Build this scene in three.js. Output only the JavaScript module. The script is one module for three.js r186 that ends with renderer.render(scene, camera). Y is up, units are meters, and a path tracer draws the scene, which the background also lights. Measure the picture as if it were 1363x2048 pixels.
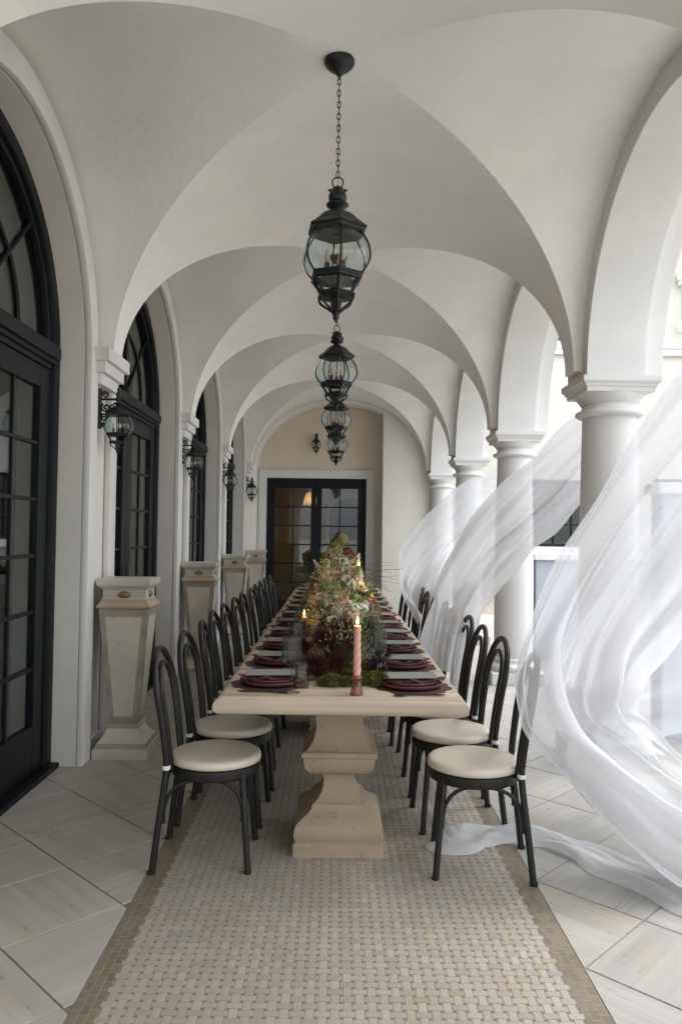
import * as THREE from 'three';
import { mergeGeometries, mergeVertices, toCreasedNormals } from 'three/addons/utils/BufferGeometryUtils.js';
import { RoundedBoxGeometry } from 'three/addons/geometries/RoundedBoxGeometry.js';

// ---------- camera, sky, sun, exposure ----------
const scene = new THREE.Scene();
const camera = new THREE.PerspectiveCamera(66.9, 681 / 1024, 0.05, 200);
camera.position.set(0, 1.43, 0);
camera.rotation.order = 'YXZ';
camera.rotation.set(0.02645, -0.0061, 0.014);
const renderer = new THREE.WebGLRenderer({ antialias: true });
renderer.toneMapping = THREE.LinearToneMapping;
renderer.toneMappingExposure = 3.6;
renderer.shadowMap.enabled = true;
{ // overcast sky: pale, a little brighter overhead
  const w = 64, h = 32, a = new Float32Array(w * h * 4);
  for (let j = 0; j < h; j++) {
    const s = Math.sin(((j + 0.5) / h - 0.5) * Math.PI), k = s > 0 ? 0.6 + 1.05 * s : 0.6 * Math.max(0.35, 1 + s * 6);
    for (let i = 0; i < w; i++) a.set([k * 0.94, k * 0.985, k * 1.06, 1], (j * w + i) * 4);
  }
  const t = new THREE.DataTexture(a, w, h, THREE.RGBAFormat, THREE.FloatType);
  t.mapping = THREE.EquirectangularReflectionMapping; t.magFilter = THREE.LinearFilter; t.needsUpdate = true;
  scene.background = t; scene.environment = t;
}
const sun = new THREE.DirectionalLight(new THREE.Color(1, 0.98, 0.95), 0.7);
sun.position.set(7, 13, -8); sun.target.position.set(1, 0, -5);
sun.castShadow = true; sun.shadow.radius = 40; sun.shadow.mapSize.set(2048, 2048);
Object.assign(sun.shadow.camera, { left: -16, right: 16, top: 16, bottom: -16, near: 0.5, far: 50 });
scene.add(sun, sun.target);

// ---------- helpers ----------
let seed = 12345;
const rnd = () => { seed = (seed * 1664525 + 1013904223) >>> 0; return seed / 4294967296; };
const rr = (a, b) => a + (b - a) * rnd();
const pick = a => a[Math.floor(rnd() * a.length)];
const V = (x, y, z) => new THREE.Vector3(x, y, z);
const PI = Math.PI, sin = Math.sin, cos = Math.cos;
const taken = {};
function numbered(n) { const k = taken[n] = (taken[n] ?? -1) + 1; return k ? `${n}_${String(k).padStart(3, '0')}` : n; }
function mesh(name, geo, mat, parent, label) {
  const m = new THREE.Mesh(geo, mat); m.name = name; m.castShadow = m.receiveShadow = true;
  if (label) m.userData.label = label;
  parent.add(m); return m;
}
function tag(o, label, category, group) { o.userData.label = label; o.userData.category = category; if (group) o.userData.group = group; return o; }
function thing(name, label, category, [x, y, z] = [0, 0, 0], turn = 0, group) {
  const o = new THREE.Group(); o.name = numbered(name); o.position.set(x, y, z); o.rotation.y = turn; scene.add(o);
  return tag(o, label, category, group);
}
function one(name, geo, mat, label, category, group, pos, turn = 0) {
  const m = mesh(numbered(name), geo, mat, scene); if (pos) m.position.set(...pos); m.rotation.y = turn; return tag(m, label, category, group);
}
function structure(name, geo, mat) {
  const m = geo ? mesh(numbered(name), geo, mat, scene) : new THREE.Group(); if (!geo) { m.name = numbered(name); scene.add(m); }
  m.userData.kind = 'structure'; return m;
}
function dup(root, pos, turn, label) {
  const c = root.clone(); c.name = numbered(root.name.replace(/_\d{3}$/, '')); c.position.set(...pos); c.rotation.y = turn; c.userData = { ...root.userData, label }; scene.add(c); return c;
}
const plain = g => { const q = g.index ? g.toNonIndexed() : g; for (const k of Object.keys(q.attributes)) if (!['position', 'normal', 'uv'].includes(k)) q.deleteAttribute(k); if (!q.attributes.uv) q.setAttribute('uv', new THREE.BufferAttribute(new Float32Array(q.attributes.position.count * 2), 2)); return q; };
const join = list => mergeGeometries(list.map(plain));
function boxUV(g, s = 1, ox = 0, oy = 0) { // uv in metres by the dominant direction of each face
  const q = g.index ? g.toNonIndexed() : g, p = q.attributes.position, uv = new Float32Array(p.count * 2);
  if (!q.attributes.normal) q.computeVertexNormals();
  const A = V(), B = V(), C = V();
  for (let i = 0; i < p.count; i += 3) {
    A.fromBufferAttribute(p, i); B.fromBufferAttribute(p, i + 1); C.fromBufferAttribute(p, i + 2);
    const n = B.clone().sub(A).cross(C.clone().sub(A)), ax = Math.abs(n.x), ay = Math.abs(n.y), az = Math.abs(n.z);
    [A, B, C].forEach((v, k) => { const [u, w] = ay >= ax && ay >= az ? [v.x, v.z] : ax >= az ? [v.z, v.y] : [v.x, v.y]; uv[(i + k) * 2] = u * s + ox; uv[(i + k) * 2 + 1] = w * s + oy; });
  }
  q.setAttribute('uv', new THREE.BufferAttribute(uv, 2)); return q;
}
const bx = (x0, x1, y0, y1, z0, z1) => new THREE.BoxGeometry(x1 - x0, y1 - y0, z1 - z0).translate((x0 + x1) / 2, (y0 + y1) / 2, (z0 + z1) / 2);
const rbx = (x0, x1, y0, y1, z0, z1, r = 0.004) => new RoundedBoxGeometry(x1 - x0, y1 - y0, z1 - z0, 2, r).translate((x0 + x1) / 2, (y0 + y1) / 2, (z0 + z1) / 2);
function tube(pts, r, seg = 24, rad = 8, closed = false) { return new THREE.TubeGeometry(new THREE.CatmullRomCurve3(pts.map(p => p.isVector3 ? p : V(...p)), closed, 'centripetal'), seg, r, rad, closed); }
const lathe = (prof, seg = 32) => new THREE.LatheGeometry(prof.map(([r, y]) => new THREE.Vector2(Math.max(r, 1e-4), y)), seg);
// stack of rounded-off rectangles: profile of [half width, half depth, height]; capped above and below
function stack(prof, crease = 0.6) {
  const pos = [], idx = [];
  prof.forEach(([w, d, y]) => pos.push(-w, y, d, w, y, d, w, y, -d, -w, y, -d));
  for (let i = 0; i + 1 < prof.length; i++) for (let k = 0; k < 4; k++) { const a = i * 4 + k, b = i * 4 + (k + 1) % 4; idx.push(a, b, b + 4, a, b + 4, a + 4); }
  const t = (prof.length - 1) * 4; idx.push(0, 2, 1, 0, 3, 2, t, t + 1, t + 2, t, t + 2, t + 3);
  const g = new THREE.BufferGeometry(); g.setAttribute('position', new THREE.Float32BufferAttribute(pos, 3)); g.setIndex(idx);
  return toCreasedNormals(g, crease);
}
function smoothProfile(list, n = 40) { // list of [r, y] -> evenly resampled spline
  const c = new THREE.CatmullRomCurve3(list.map(([r, y]) => V(r, y, 0)), false, 'centripetal'); return c.getPoints(n).map(p => [p.x, p.y]);
}
// ---------- textures ----------
function lattice(n, sd) { const a = new Float32Array(n * n); let s = sd >>> 0; for (let i = 0; i < a.length; i++) { s = (s * 1664525 + 1013904223) >>> 0; a[i] = s / 4294967296; } return a; }
function tileNoise(sd, nx, ny) { // tileable value noise on [0,1)^2 with nx by ny cells
  const n = Math.max(nx, ny), L = lattice(n, sd), f = t => t * t * (3 - 2 * t);
  return (u, v) => { const x = u * nx, y = v * ny, i = Math.floor(x), j = Math.floor(y), a = f(x - i), b = f(y - j), g = (p, q) => L[((q % ny + ny) % ny) * n + ((p % nx + nx) % nx)]; return (g(i, j) * (1 - a) + g(i + 1, j) * a) * (1 - b) + (g(i, j + 1) * (1 - a) + g(i + 1, j + 1) * a) * b; };
}
function texture(size, fn, srgb) {
  const d = new Uint8Array(size * size * 4);
  for (let j = 0; j < size; j++) for (let i = 0; i < size; i++) { const c = fn(i / size, j / size), o = (j * size + i) * 4; for (let k = 0; k < 3; k++) d[o + k] = Math.max(0, Math.min(255, 255 * (Array.isArray(c) ? c[k] : c))); d[o + 3] = 255; }
  const t = new THREE.DataTexture(d, size, size); t.wrapS = t.wrapT = THREE.RepeatWrapping; t.magFilter = THREE.LinearFilter; t.minFilter = THREE.LinearMipmapLinearFilter; t.generateMipmaps = true; if (srgb) t.colorSpace = THREE.SRGBColorSpace; t.needsUpdate = true; return t;
}
const nA = [4, 8, 16, 32, 64, 128].map((n, i) => tileNoise(77 + i, n, n));
const fbm = (u, v, a = 0, b = 5) => { let s = 0, w = 0, k = 1; for (let i = a; i <= b; i++) { s += nA[i](u, v) * k; w += k; k *= 0.6; } return s / w; };
const plasterMap = texture(512, (u, v) => { const m = 0.93 + 0.07 * fbm(u, v, 0, 3) - 0.03 * Math.max(0, nA[5](u, v) - 0.75); return [m, m * 0.998, m * 0.992]; }, true);
const plasterBump = texture(512, (u, v) => 0.5 * fbm(u, v, 0, 2) + 0.5 * fbm(u, v, 3, 5));
const stoneBump = texture(512, (u, v) => { const n = fbm(u, v, 2, 5), p = nA[4](u, v); return n - (p > 0.86 ? (p - 0.86) * 4 : 0); });
const stoneMap = texture(512, (u, v) => { const n = fbm(u, v, 0, 5), p = nA[4](u, v), q = 0.86 + 0.2 * (n - 0.5) - (p > 0.88 ? 0.14 * (p - 0.88) / 0.12 : 0); return [q, q * 0.985, q * 0.955]; }, true);
// travertine: long parallel veins with pits
const vein = [tileNoise(5, 2, 24), tileNoise(9, 3, 64), tileNoise(13, 6, 128), tileNoise(17, 24, 128), tileNoise(23, 4, 5)];
const travertineMap = texture(1024, (u, v) => {
  const w = v + 0.02 * nA[0](u, v), a = vein[0](u, w), b = vein[1](u, w), c = vein[2](u, w), d = vein[3](u, v), e = vein[4](u, v);
  let k = 0.93 + 0.085 * (a - 0.5) + 0.045 * (b - 0.5) + 0.03 * (c - 0.5) + 0.09 * (fbm(u, v, 0, 4) - 0.5);
  const warm = Math.max(0, e - 0.5) * 0.16, pit = d > 0.87 && b < 0.4 ? (d - 0.87) * 1.6 : 0; k -= pit;
  return [k * 1.0, k * (0.985 - warm * 0.35), k * (0.955 - warm)];
}, true);
const travertineBump = texture(512, (u, v) => { const b = vein[1](u, v), d = vein[3](u, v); return 0.7 + 0.2 * b - (d > 0.87 && b < 0.4 ? (d - 0.87) * 3 : 0); });
const grainMap = texture(512, (u, v) => { const k = 0.9 + 0.12 * (vein[1](u, v) - 0.5) + 0.14 * (vein[0](u, v) - 0.5) + 0.06 * (fbm(u, v, 1, 4) - 0.5); return [k, k * 0.985, k * 0.95]; }, true);
const weaveBump = texture(256, (u, v) => 0.5 + 0.25 * sin(u * 2 * PI * 64) * sin(v * 2 * PI * 64) + 0.2 * nA[3](u, v));

const std = (rgb, roughness = 0.8, extra = {}) => new THREE.MeshStandardMaterial({ color: new THREE.Color().setRGB(...rgb), roughness, ...extra });
const phys = (rgb, roughness, extra) => new THREE.MeshPhysicalMaterial({ color: new THREE.Color().setRGB(...rgb), roughness, ...extra });
const marbleMap = texture(512, (u, v) => { const n = fbm(u, v, 0, 4), w = Math.abs(nA[1]((u + n * 0.15) % 1, (v + n * 0.1) % 1) - 0.5) * 2, k = 0.8 + 0.35 * (n - 0.5) + 0.15 * w; return [k, k * 0.985, k * 0.95]; }, true);
const M = {
  plaster: std([0.87, 0.865, 0.84], 0.92, { map: plasterMap, bumpMap: plasterBump, bumpScale: 0.004 }),
  trim: std([0.71, 0.706, 0.69], 0.75, { map: plasterMap, bumpMap: plasterBump, bumpScale: 0.0015 }),
  wallCream: std([0.72, 0.70, 0.655], 0.9, { map: plasterMap, bumpMap: plasterBump, bumpScale: 0.003 }),
  wallTan: std([0.72, 0.635, 0.525], 0.92, { map: plasterMap, bumpMap: plasterBump, bumpScale: 0.004 }),
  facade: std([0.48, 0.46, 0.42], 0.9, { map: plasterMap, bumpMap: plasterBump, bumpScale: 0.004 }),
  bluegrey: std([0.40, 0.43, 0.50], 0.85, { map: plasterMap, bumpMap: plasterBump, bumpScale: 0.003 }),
  black: phys([0.003, 0.0055, 0.0075], 0.5, { specularIntensity: 0.5 }),
  iron: std([0.01, 0.014, 0.0135], 0.42, { metalness: 0.25, bumpMap: stoneBump, bumpScale: 0.0008 }),
  pane: phys([0.85, 0.9, 0.87], 0.02, { transmission: 1, specularIntensity: 0.7, thickness: 0, ior: 1.5, side: THREE.DoubleSide }),
  globe: phys([0.86, 0.92, 0.92], 0.02, { transmission: 1, thickness: 0, ior: 1.5, side: THREE.DoubleSide }),
  grout: std([0.32, 0.29, 0.25], 0.95, { map: stoneMap }),
  chair: phys([0.013, 0.0122, 0.0112], 0.45, { specularIntensity: 0.7,  bumpMap: stoneBump, bumpScale: 0.0004 }),
  seat: std([0.64, 0.585, 0.49], 0.42, { bumpMap: weaveBump, bumpScale: 0.0003 }),
  tie: std([0.75, 0.76, 0.8], 0.5),
  table: std([0.56, 0.49, 0.4], 0.7, { map: grainMap, bumpMap: stoneBump, bumpScale: 0.0012 }),
  pedestal: std([0.50, 0.42, 0.305], 0.8, { map: stoneMap, bumpMap: stoneBump, bumpScale: 0.001 }),
  marble: std([0.72, 0.675, 0.60], 0.5, { map: stoneMap, bumpMap: stoneBump, bumpScale: 0.0006 }),
  marblePale: std([0.72, 0.70, 0.655], 0.45, { map: stoneMap, bumpMap: stoneBump, bumpScale: 0.0006 }),
  marbleGrey: std([0.40, 0.38, 0.335], 0.45, { map: marbleMap }),
  marbleTan: std([0.54, 0.44, 0.325], 0.5, { map: stoneMap }),
  bronze: std([0.22, 0.16, 0.075], 0.45, { metalness: 0.5 }),
  burgundy: std([0.075, 0.021, 0.026], 0.42),
  mat: std([0.07, 0.024, 0.025], 0.7, { bumpMap: weaveBump, bumpScale: 0.0004 }),
  napkin: std([0.10, 0.024, 0.032], 0.9, { bumpMap: weaveBump, bumpScale: 0.0005 }),
  card: std([0.21, 0.225, 0.205], 0.95),
  cutlery: std([0.008, 0.008, 0.009], 0.45),
  smoke: phys([0.6, 0.63, 0.6], 0.05, { transmission: 1, thickness: 0, ior: 1.5, side: THREE.DoubleSide }),
  clearGlass: phys([0.82, 0.84, 0.8], 0.03, { transmission: 1, thickness: 0, ior: 1.5, side: THREE.DoubleSide }),
  amberGlass: phys([0.62, 0.34, 0.25], 0.05, { transmission: 0.9, thickness: 0, ior: 1.5, side: THREE.DoubleSide }),
  wax: phys([0.62, 0.225, 0.165], 0.5, {}),
  wick: std([0.02, 0.015, 0.01], 0.9),
};
const iron = M.iron;
// ---------- the place: distances d run forward from the camera, so z = -d ----------
const BAY = 2.66, PIER0 = 5.0, SPRING = 2.48, RISE = 1.22, XL = -1.43, XR = 1.50, XC = (XL + XR) / 2, XA = (XR - XL) / 2, CROSS = 1.24;
const bays = [-3, -2, -1, 0, 1, 2, 3].map(k => PIER0 - BAY / 2 + BAY * k); // middle of each bay; index 3 is the first bay in view
const piers = [-4, -3, -2, -1, 0, 1, 2, 3].map(k => PIER0 + BAY * k);

// ground and paving
structure('ground', new THREE.PlaneGeometry(240, 240).rotateX(-PI / 2).translate(0, -0.06, 0), std([0.7, 0.695, 0.68], 0.95, { map: stoneMap }));
structure('paving_bed', boxUV(bx(-2.0, 16, -0.05, -0.0042, -19.9, 6.5)), M.grout);
const MX0 = -0.765, MX1 = 0.837, BW = 0.083; // mosaic carpet and its border
// large square travertine tiles laid on the diagonal, clipped to a rectangle
function clip(poly, axis, lim, keepLess) {
  const out = [];
  for (let i = 0; i < poly.length; i++) {
    const a = poly[i], b = poly[(i + 1) % poly.length], ia = keepLess ? a[axis] <= lim : a[axis] >= lim, ib = keepLess ? b[axis] <= lim : b[axis] >= lim;
    if (ia) out.push(a);
    if (ia !== ib) { const t = (lim - a[axis]) / (b[axis] - a[axis]); out.push([a[0] + (b[0] - a[0]) * t, a[1] + (b[1] - a[1]) * t]); }
  }
  return out;
}
function slab(poly, rot, top = 0, depth = 0.012, ch = 0.0011) { // convex tile with a chamfered arris; poly in [x, d]
  const cx = poly.reduce((s, p) => s + p[0], 0) / poly.length, cd = poly.reduce((s, p) => s + p[1], 0) / poly.length;
  const ring = (k, y) => poly.map(([x, d]) => { const l = Math.hypot(x - cx, d - cd) || 1; return [x - (x - cx) / l * k, y, -(d - (d - cd) / l * k)]; });
  const R = [ring(0, top - depth), ring(0, top - ch), ring(ch * 1.6, top)], pos = [], n = poly.length;
  const tri = (a, b, c) => { pos.push(...a, ...b, ...c); };
  for (let k = 0; k < 2; k++) for (let i = 0; i < n; i++) { const j = (i + 1) % n; tri(R[k][i], R[k][j], R[k + 1][j]); tri(R[k][i], R[k + 1][j], R[k + 1][i]); }
  for (let i = 1; i + 1 < n; i++) tri(R[2][0], R[2][i], R[2][i + 1]);
  const g = new THREE.BufferGeometry(); g.setAttribute('position', new THREE.Float32BufferAttribute(pos, 3)); g.computeVertexNormals();
  const uv = new Float32Array(pos.length / 3 * 2), ox = rnd(), oy = rnd(), c = cos(rot), s = sin(rot);
  for (let i = 0; i < pos.length / 3; i++) { const x = pos[i * 3], z = pos[i * 3 + 2]; uv[i * 2] = (x * c + z * s) * 0.8 + ox; uv[i * 2 + 1] = (-x * s + z * c) * 1.1 + oy; }
  g.setAttribute('uv', new THREE.BufferAttribute(uv, 2)); return g;
}
const tileMats = [[0.50, 0.485, 0.46], [0.47, 0.455, 0.43], [0.515, 0.495, 0.46], [0.48, 0.46, 0.425], [0.49, 0.48, 0.465]].map(c => std(c, 0.42, { map: travertineMap, bumpMap: travertineBump, bumpScale: 0.0012 }));
function diagonalPaving(name, x0, x1, d0, d1, c1, c2, step, mats = tileMats) { // grid lines x + d = c1 + n step and x - d = c2 + m step
  const root = structure(name); const g = 0.0033 * 1.414;
  for (let n = -40; n < 40; n++) for (let m = -40; m < 40; m++) {
    const a = c1 + n * step + g, b = c1 + (n + 1) * step - g, p = c2 + m * step + g, q = c2 + (m + 1) * step - g;
    let poly = [[a, p], [a, q], [b, q], [b, p]].map(([s, t]) => [(s + t) / 2, (s - t) / 2]);
    poly = clip(clip(clip(clip(poly, 0, x0, false), 0, x1, true), 1, d0, false), 1, d1, true);
    if (poly.length < 3) continue;
    let area = 0; poly.forEach((v, i) => { const w = poly[(i + 1) % poly.length]; area += v[0] * w[1] - v[1] * w[0]; });
    if (Math.abs(area) < 0.004) continue; if (area < 0) poly.reverse();
    mesh('floor_tile', slab(poly, (n + m) % 2 ? PI / 4 : -PI / 4), pick(mats), root);
  }
}
diagonalPaving('house_side_paving', -1.93, MX0 - 0.004, 0.4, 13.6, 1.563, -5.085, 0.645);
diagonalPaving('courtyard_side_paving', MX1 + 0.004, 5.4, 1.3, 13.9, 3.445, -1.755, 0.645, [[0.42, 0.415, 0.41], [0.40, 0.395, 0.39], [0.43, 0.42, 0.405], [0.41, 0.405, 0.40]].map(c => std(c, 0.42, { map: travertineMap, bumpMap: travertineBump, bumpScale: 0.0012 })));  // same stone as the house side; strong daylight is toned down in its colour

// basket-weave mosaic: alternate pieces along and across, a dark dot at each crossing
{
  const root = structure('mosaic_carpet'), P = 0.0377, DOT = 0.0105, gap = 0.0016;
  const fx0 = MX0 + BW, nx = Math.round((MX1 - BW - fx0) / P), px = (MX1 - BW - fx0) / nx, D0 = 2.02 - 27 * 0.0377, D1 = 11.2, nd = Math.floor((D1 - D0) / P);
  const piece = (w, d) => slab([[-w / 2, -d / 2], [w / 2, -d / 2], [w / 2, d / 2], [-w / 2, d / 2]], 0, 0, 0.006, 0.0008);
  const along = piece(px - DOT - gap, P + DOT - gap), across = piece(px + DOT - gap, P - DOT - gap), dot = piece(DOT - gap, DOT - gap);
  const tones = [[0.502, 0.471, 0.422], [0.475, 0.440, 0.392], [0.528, 0.502, 0.462], [0.488, 0.466, 0.427], [0.502, 0.458, 0.396], [0.475, 0.418, 0.339], [0.458, 0.444, 0.414]];
  const mats = tones.map(t => std(t, 0.45, { map: stoneMap })), white = std([1, 1, 1], 0.45, { map: stoneMap });
  const cells = []; for (let j = 0; j < nd; j++) for (let i = 0; i < nx; i++) cells.push([i, j]);
  const tone = () => { const r = rnd(); return r < 0.3 ? 0 : r < 0.5 ? 1 : r < 0.7 ? 2 : r < 0.82 ? 3 : r < 0.9 ? 4 : r < 0.95 ? 5 : 6; };
  const seen = ([i, j]) => D0 + (j + 0.5) * P > 2.27;
  let count = 0; const rest = [[], []];
  for (const c of cells) {
    const [i, j] = c, odd = (i + j) % 2, x = fx0 + (i + 0.5) * px, z = -(D0 + (j + 0.5) * P);
    if (seen(c) && count < 300) { const m = mesh('mosaic_piece', odd ? along : across, mats[tone()], root); m.position.set(x, rr(-0.0005, 0.0004), z); m.rotation.y = rr(-0.015, 0.015); count++; } else rest[odd].push([x, z]);
  }
  const mtx = new THREE.Matrix4(), col = new THREE.Color();
  rest.forEach((list, odd) => {
    const im = new THREE.InstancedMesh(odd ? along : across, white, list.length); im.name = odd ? 'mosaic_pieces_along' : 'mosaic_pieces_across'; im.userData.kind = 'stuff'; im.receiveShadow = true;
    list.forEach(([x, z], k) => { im.setMatrixAt(k, mtx.makeTranslation(x, rr(-0.0004, 0.0004), z)); const t = tones[tone()], f = rr(0.95, 1.04); im.setColorAt(k, col.setRGB(t[0] * f, t[1] * f, t[2] * f)); });
    root.add(im);
  });
  const dm = std([0.21, 0.175, 0.135], 0.5), im = new THREE.InstancedMesh(dot, dm, (nx + 1) * nd); im.name = 'mosaic_dots'; im.userData.kind = 'stuff'; im.receiveShadow = true;
  let k = 0; for (let j = 0; j < nd; j++) for (let i = 0; i <= nx; i++) im.setMatrixAt(k++, mtx.makeTranslation(fx0 + i * px, 0, -(D0 + j * P))); root.add(im);
  // three-row brick borders
  for (const side of [0, 1]) {
    const b = structure('mosaic_border'), w = BW / 3, l = 0.049, bg = slab([[-w / 2 + 0.0012, -l / 2 + 0.0012], [w / 2 - 0.0012, -l / 2 + 0.0012], [w / 2 - 0.0012, l / 2 - 0.0012], [-w / 2 + 0.0012, l / 2 - 0.0012]], 0, 0, 0.006, 0.0008);
    const bt = [[0.25, 0.21, 0.155], [0.28, 0.24, 0.18], [0.235, 0.2, 0.15], [0.29, 0.24, 0.175], [0.27, 0.23, 0.185]], bm = bt.map(t => std(t, 0.45, { map: stoneMap })), list = [];
    let c = 0; const x0 = side ? MX1 - BW : MX0;
    for (let j = 0; j < (D1 - D0) / l; j++) for (let r = 0; r < 3; r++) {
      const x = x0 + (r + 0.5) * w, d = D0 + (j + (r % 2) * 0.5) * l;
      if (d > 2.25 && c < 220) { const m = mesh('border_brick', bg, pick(bm), b); m.position.set(x, 0, -d); c++; } else list.push([x, d]);
    }
    const s = new THREE.InstancedMesh(bg, white, list.length); s.name = 'border_bricks'; s.userData.kind = 'stuff'; s.receiveShadow = true;
    list.forEach(([x, d], i) => { s.setMatrixAt(i, mtx.makeTranslation(x, 0, -d)); const t = pick(bt); s.setColorAt(i, col.setRGB(...t)); }); b.add(s);
  }
  structure('mosaic_bed', boxUV(bx(MX0, MX1, -0.0038, -0.0016, -D1, -D0)), std([0.33, 0.305, 0.27], 0.95, { map: stoneMap }));
  for (const [a, b] of [[MX0, MX0 + BW], [MX1 - BW, MX1]]) structure('border_bed', boxUV(bx(a, b, -0.0016, -0.0009, -D1, -D0)), std([0.46, 0.435, 0.39], 0.95, { map: stoneMap }));
  // the same paving goes on behind and beyond the carpet
  structure('carpet_underlay', boxUV(bx(MX0, MX1, -0.004, -0.0015, -D0 + 0.01, 6.4)), std([0.46, 0.43, 0.38], 0.5, { map: stoneMap }));
  diagonalPaving('far_paving', MX0 + 0.002, MX1 - 0.002, D1 + 0.02, 13.6, 1.563, -5.085, 0.645);
}

// groin vault: where two barrels meet the higher one shows
{
  const n = 28, pos = [], ts = []; for (let i = -n; i <= n; i++) ts.push(sin(PI / 2 * i / n));
  const h = t => SPRING + RISE * Math.sqrt(Math.max(0, 1 - t * t));
  const quad = (a, b, c, d, flip) => flip ? pos.push(...a, ...c, ...b, ...b, ...c, ...d) : pos.push(...a, ...c, ...d, ...a, ...d, ...b);
  for (const dm of bays) {
    const pt = (i, j) => [XC + XA * ts[i], h(Math.min(Math.abs(ts[i]), Math.abs(ts[j]))), -(dm + CROSS * ts[j])];
    for (let i = 0; i < 2 * n; i++) for (let j = 0; j < 2 * n; j++) quad(pt(i, j), pt(i + 1, j), pt(i, j + 1), pt(i + 1, j + 1), (i < n) !== (j < n));
    for (let j = 0; j < 2 * n; j++) for (const [xa, xb] of [[-1.60, XL], [XR, 1.62]]) quad([xa, h(ts[j]), -(dm + CROSS * ts[j])], [xb, h(ts[j]), -(dm + CROSS * ts[j])], [xa, h(ts[j + 1]), -(dm + CROSS * ts[j + 1])], [xb, h(ts[j + 1]), -(dm + CROSS * ts[j + 1])]);
    for (let i = 0; i < 2 * n; i++) { const a = dm + CROSS, b = dm + BAY - CROSS; quad([XC + XA * ts[i], h(ts[i]), -a], [XC + XA * ts[i + 1], h(ts[i + 1]), -a], [XC + XA * ts[i], h(ts[i]), -b], [XC + XA * ts[i + 1], h(ts[i + 1]), -b]); }
    for (const [xa, xb] of [[-1.60, XL], [XR, 1.62]]) { const a = dm + CROSS, b = dm + BAY - CROSS; quad([xa, SPRING, -a], [xb, SPRING, -a], [xa, SPRING, -b], [xb, SPRING, -b]); }
  }
  const g = new THREE.BufferGeometry(); g.setAttribute('position', new THREE.Float32BufferAttribute(pos, 3));
  M.plaster.side = THREE.DoubleSide;
  structure('vaulted_ceiling', boxUV(toCreasedNormals(g, 0.22), 0.7), M.plaster);
  structure('roof', boxUV(bx(-6.3, 2.35, 4.36, 4.6, -18, 9)), M.facade);
}
// right-hand arcade wall on its columns
const SIDE = PI / 2; // turns a shape drawn in (d, y) into the wall's own plane
function arcadeShape(r, spring, top, d0, d1, base) {
  const s = new THREE.Shape(); s.moveTo(d0, base);
  for (const c of bays) { s.lineTo(c - r, base); s.lineTo(c - r, spring); s.absarc(c, spring, r, PI, 0, true); s.lineTo(c + r, base); }
  s.lineTo(d1, base); s.lineTo(d1, top); s.lineTo(d0, top); s.closePath(); return s;
}
{
  const e = (r, depth, x, d1) => boxUV(toCreasedNormals(new THREE.ExtrudeGeometry(arcadeShape(r, 2.43, 4.36, -5.8, d1, 2.43), { depth, bevelEnabled: false, curveSegments: 40 }).rotateY(SIDE).translate(x, 0, 0), 0.4), 0.7);
  const t = thing('arcade_wall', 'white plaster arcade wall with round arches carried on the columns', 'wall');
  mesh('arched_wall', e(1.13, 0.36, 1.55, 13.2), M.trim, t);
  mesh('outer_order', e(1.2, 0.14, 1.91, 13.205), M.trim, t);
}
// columns
{
  const prof = smoothProfile([[0.186, 0.24], [0.188, 0.6], [0.186, 1.1], [0.178, 1.7], [0.168, 2.195]], 14);
  const proto = thing('column', '', 'column', [1.76, 0, -5], 0, 'columns of the arcade');
  mesh('plinth', boxUV(rbx(-0.26, 0.26, 0, 0.11, -0.26, 0.26, 0.006)), M.trim, proto);
  mesh('base_moulding', lathe([[0.25, 0.11], [0.262, 0.135], [0.258, 0.165], [0.235, 0.18], [0.215, 0.183], [0.205, 0.2], [0.21, 0.215], [0.208, 0.23], [0.19, 0.242]], 48), M.trim, proto);
  mesh('shaft', lathe(prof, 56), M.trim, proto);
  const cap = mesh('capital', lathe([[0.168, 2.19], [0.2, 2.196], [0.214, 2.21], [0.21, 2.226], [0.19, 2.236], [0.176, 2.24], [0.17, 2.275], [0.184, 2.28], [0.188, 2.292], [0.2, 2.302], [0.216, 2.325], [0.22, 2.338]], 56), M.trim, proto);
  mesh('abacus', boxUV(stack([[0.212, 0.212, 2.335], [0.214, 0.214, 2.362], [0.222, 0.222, 2.366], [0.226, 0.226, 2.38], [0.236, 0.236, 2.388], [0.242, 0.242, 2.398], [0.242, 0.242, 2.428], [0.205, 0.205, 2.431]], 0.3)), M.trim, cap);
  proto.userData.label = 'white round column nearest the camera, seen behind the largest sheer drape';
  const L = ['second white column from the camera, with a drape blowing across its shaft', 'third white column from the camera along the arcade', 'farthest white column of the arcade, next to the end wall'];
  piers.slice(5, 8).forEach((d, i) => dup(proto, [1.76, 0, -d], 0, L[i]));
  [2.34, -0.32, -2.98].forEach((d, i) => dup(proto, [1.76, 0, -d], 0, ['white column just outside the right edge of the picture', 'white column beside the camera', 'white column behind the camera'][i]));
}
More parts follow.
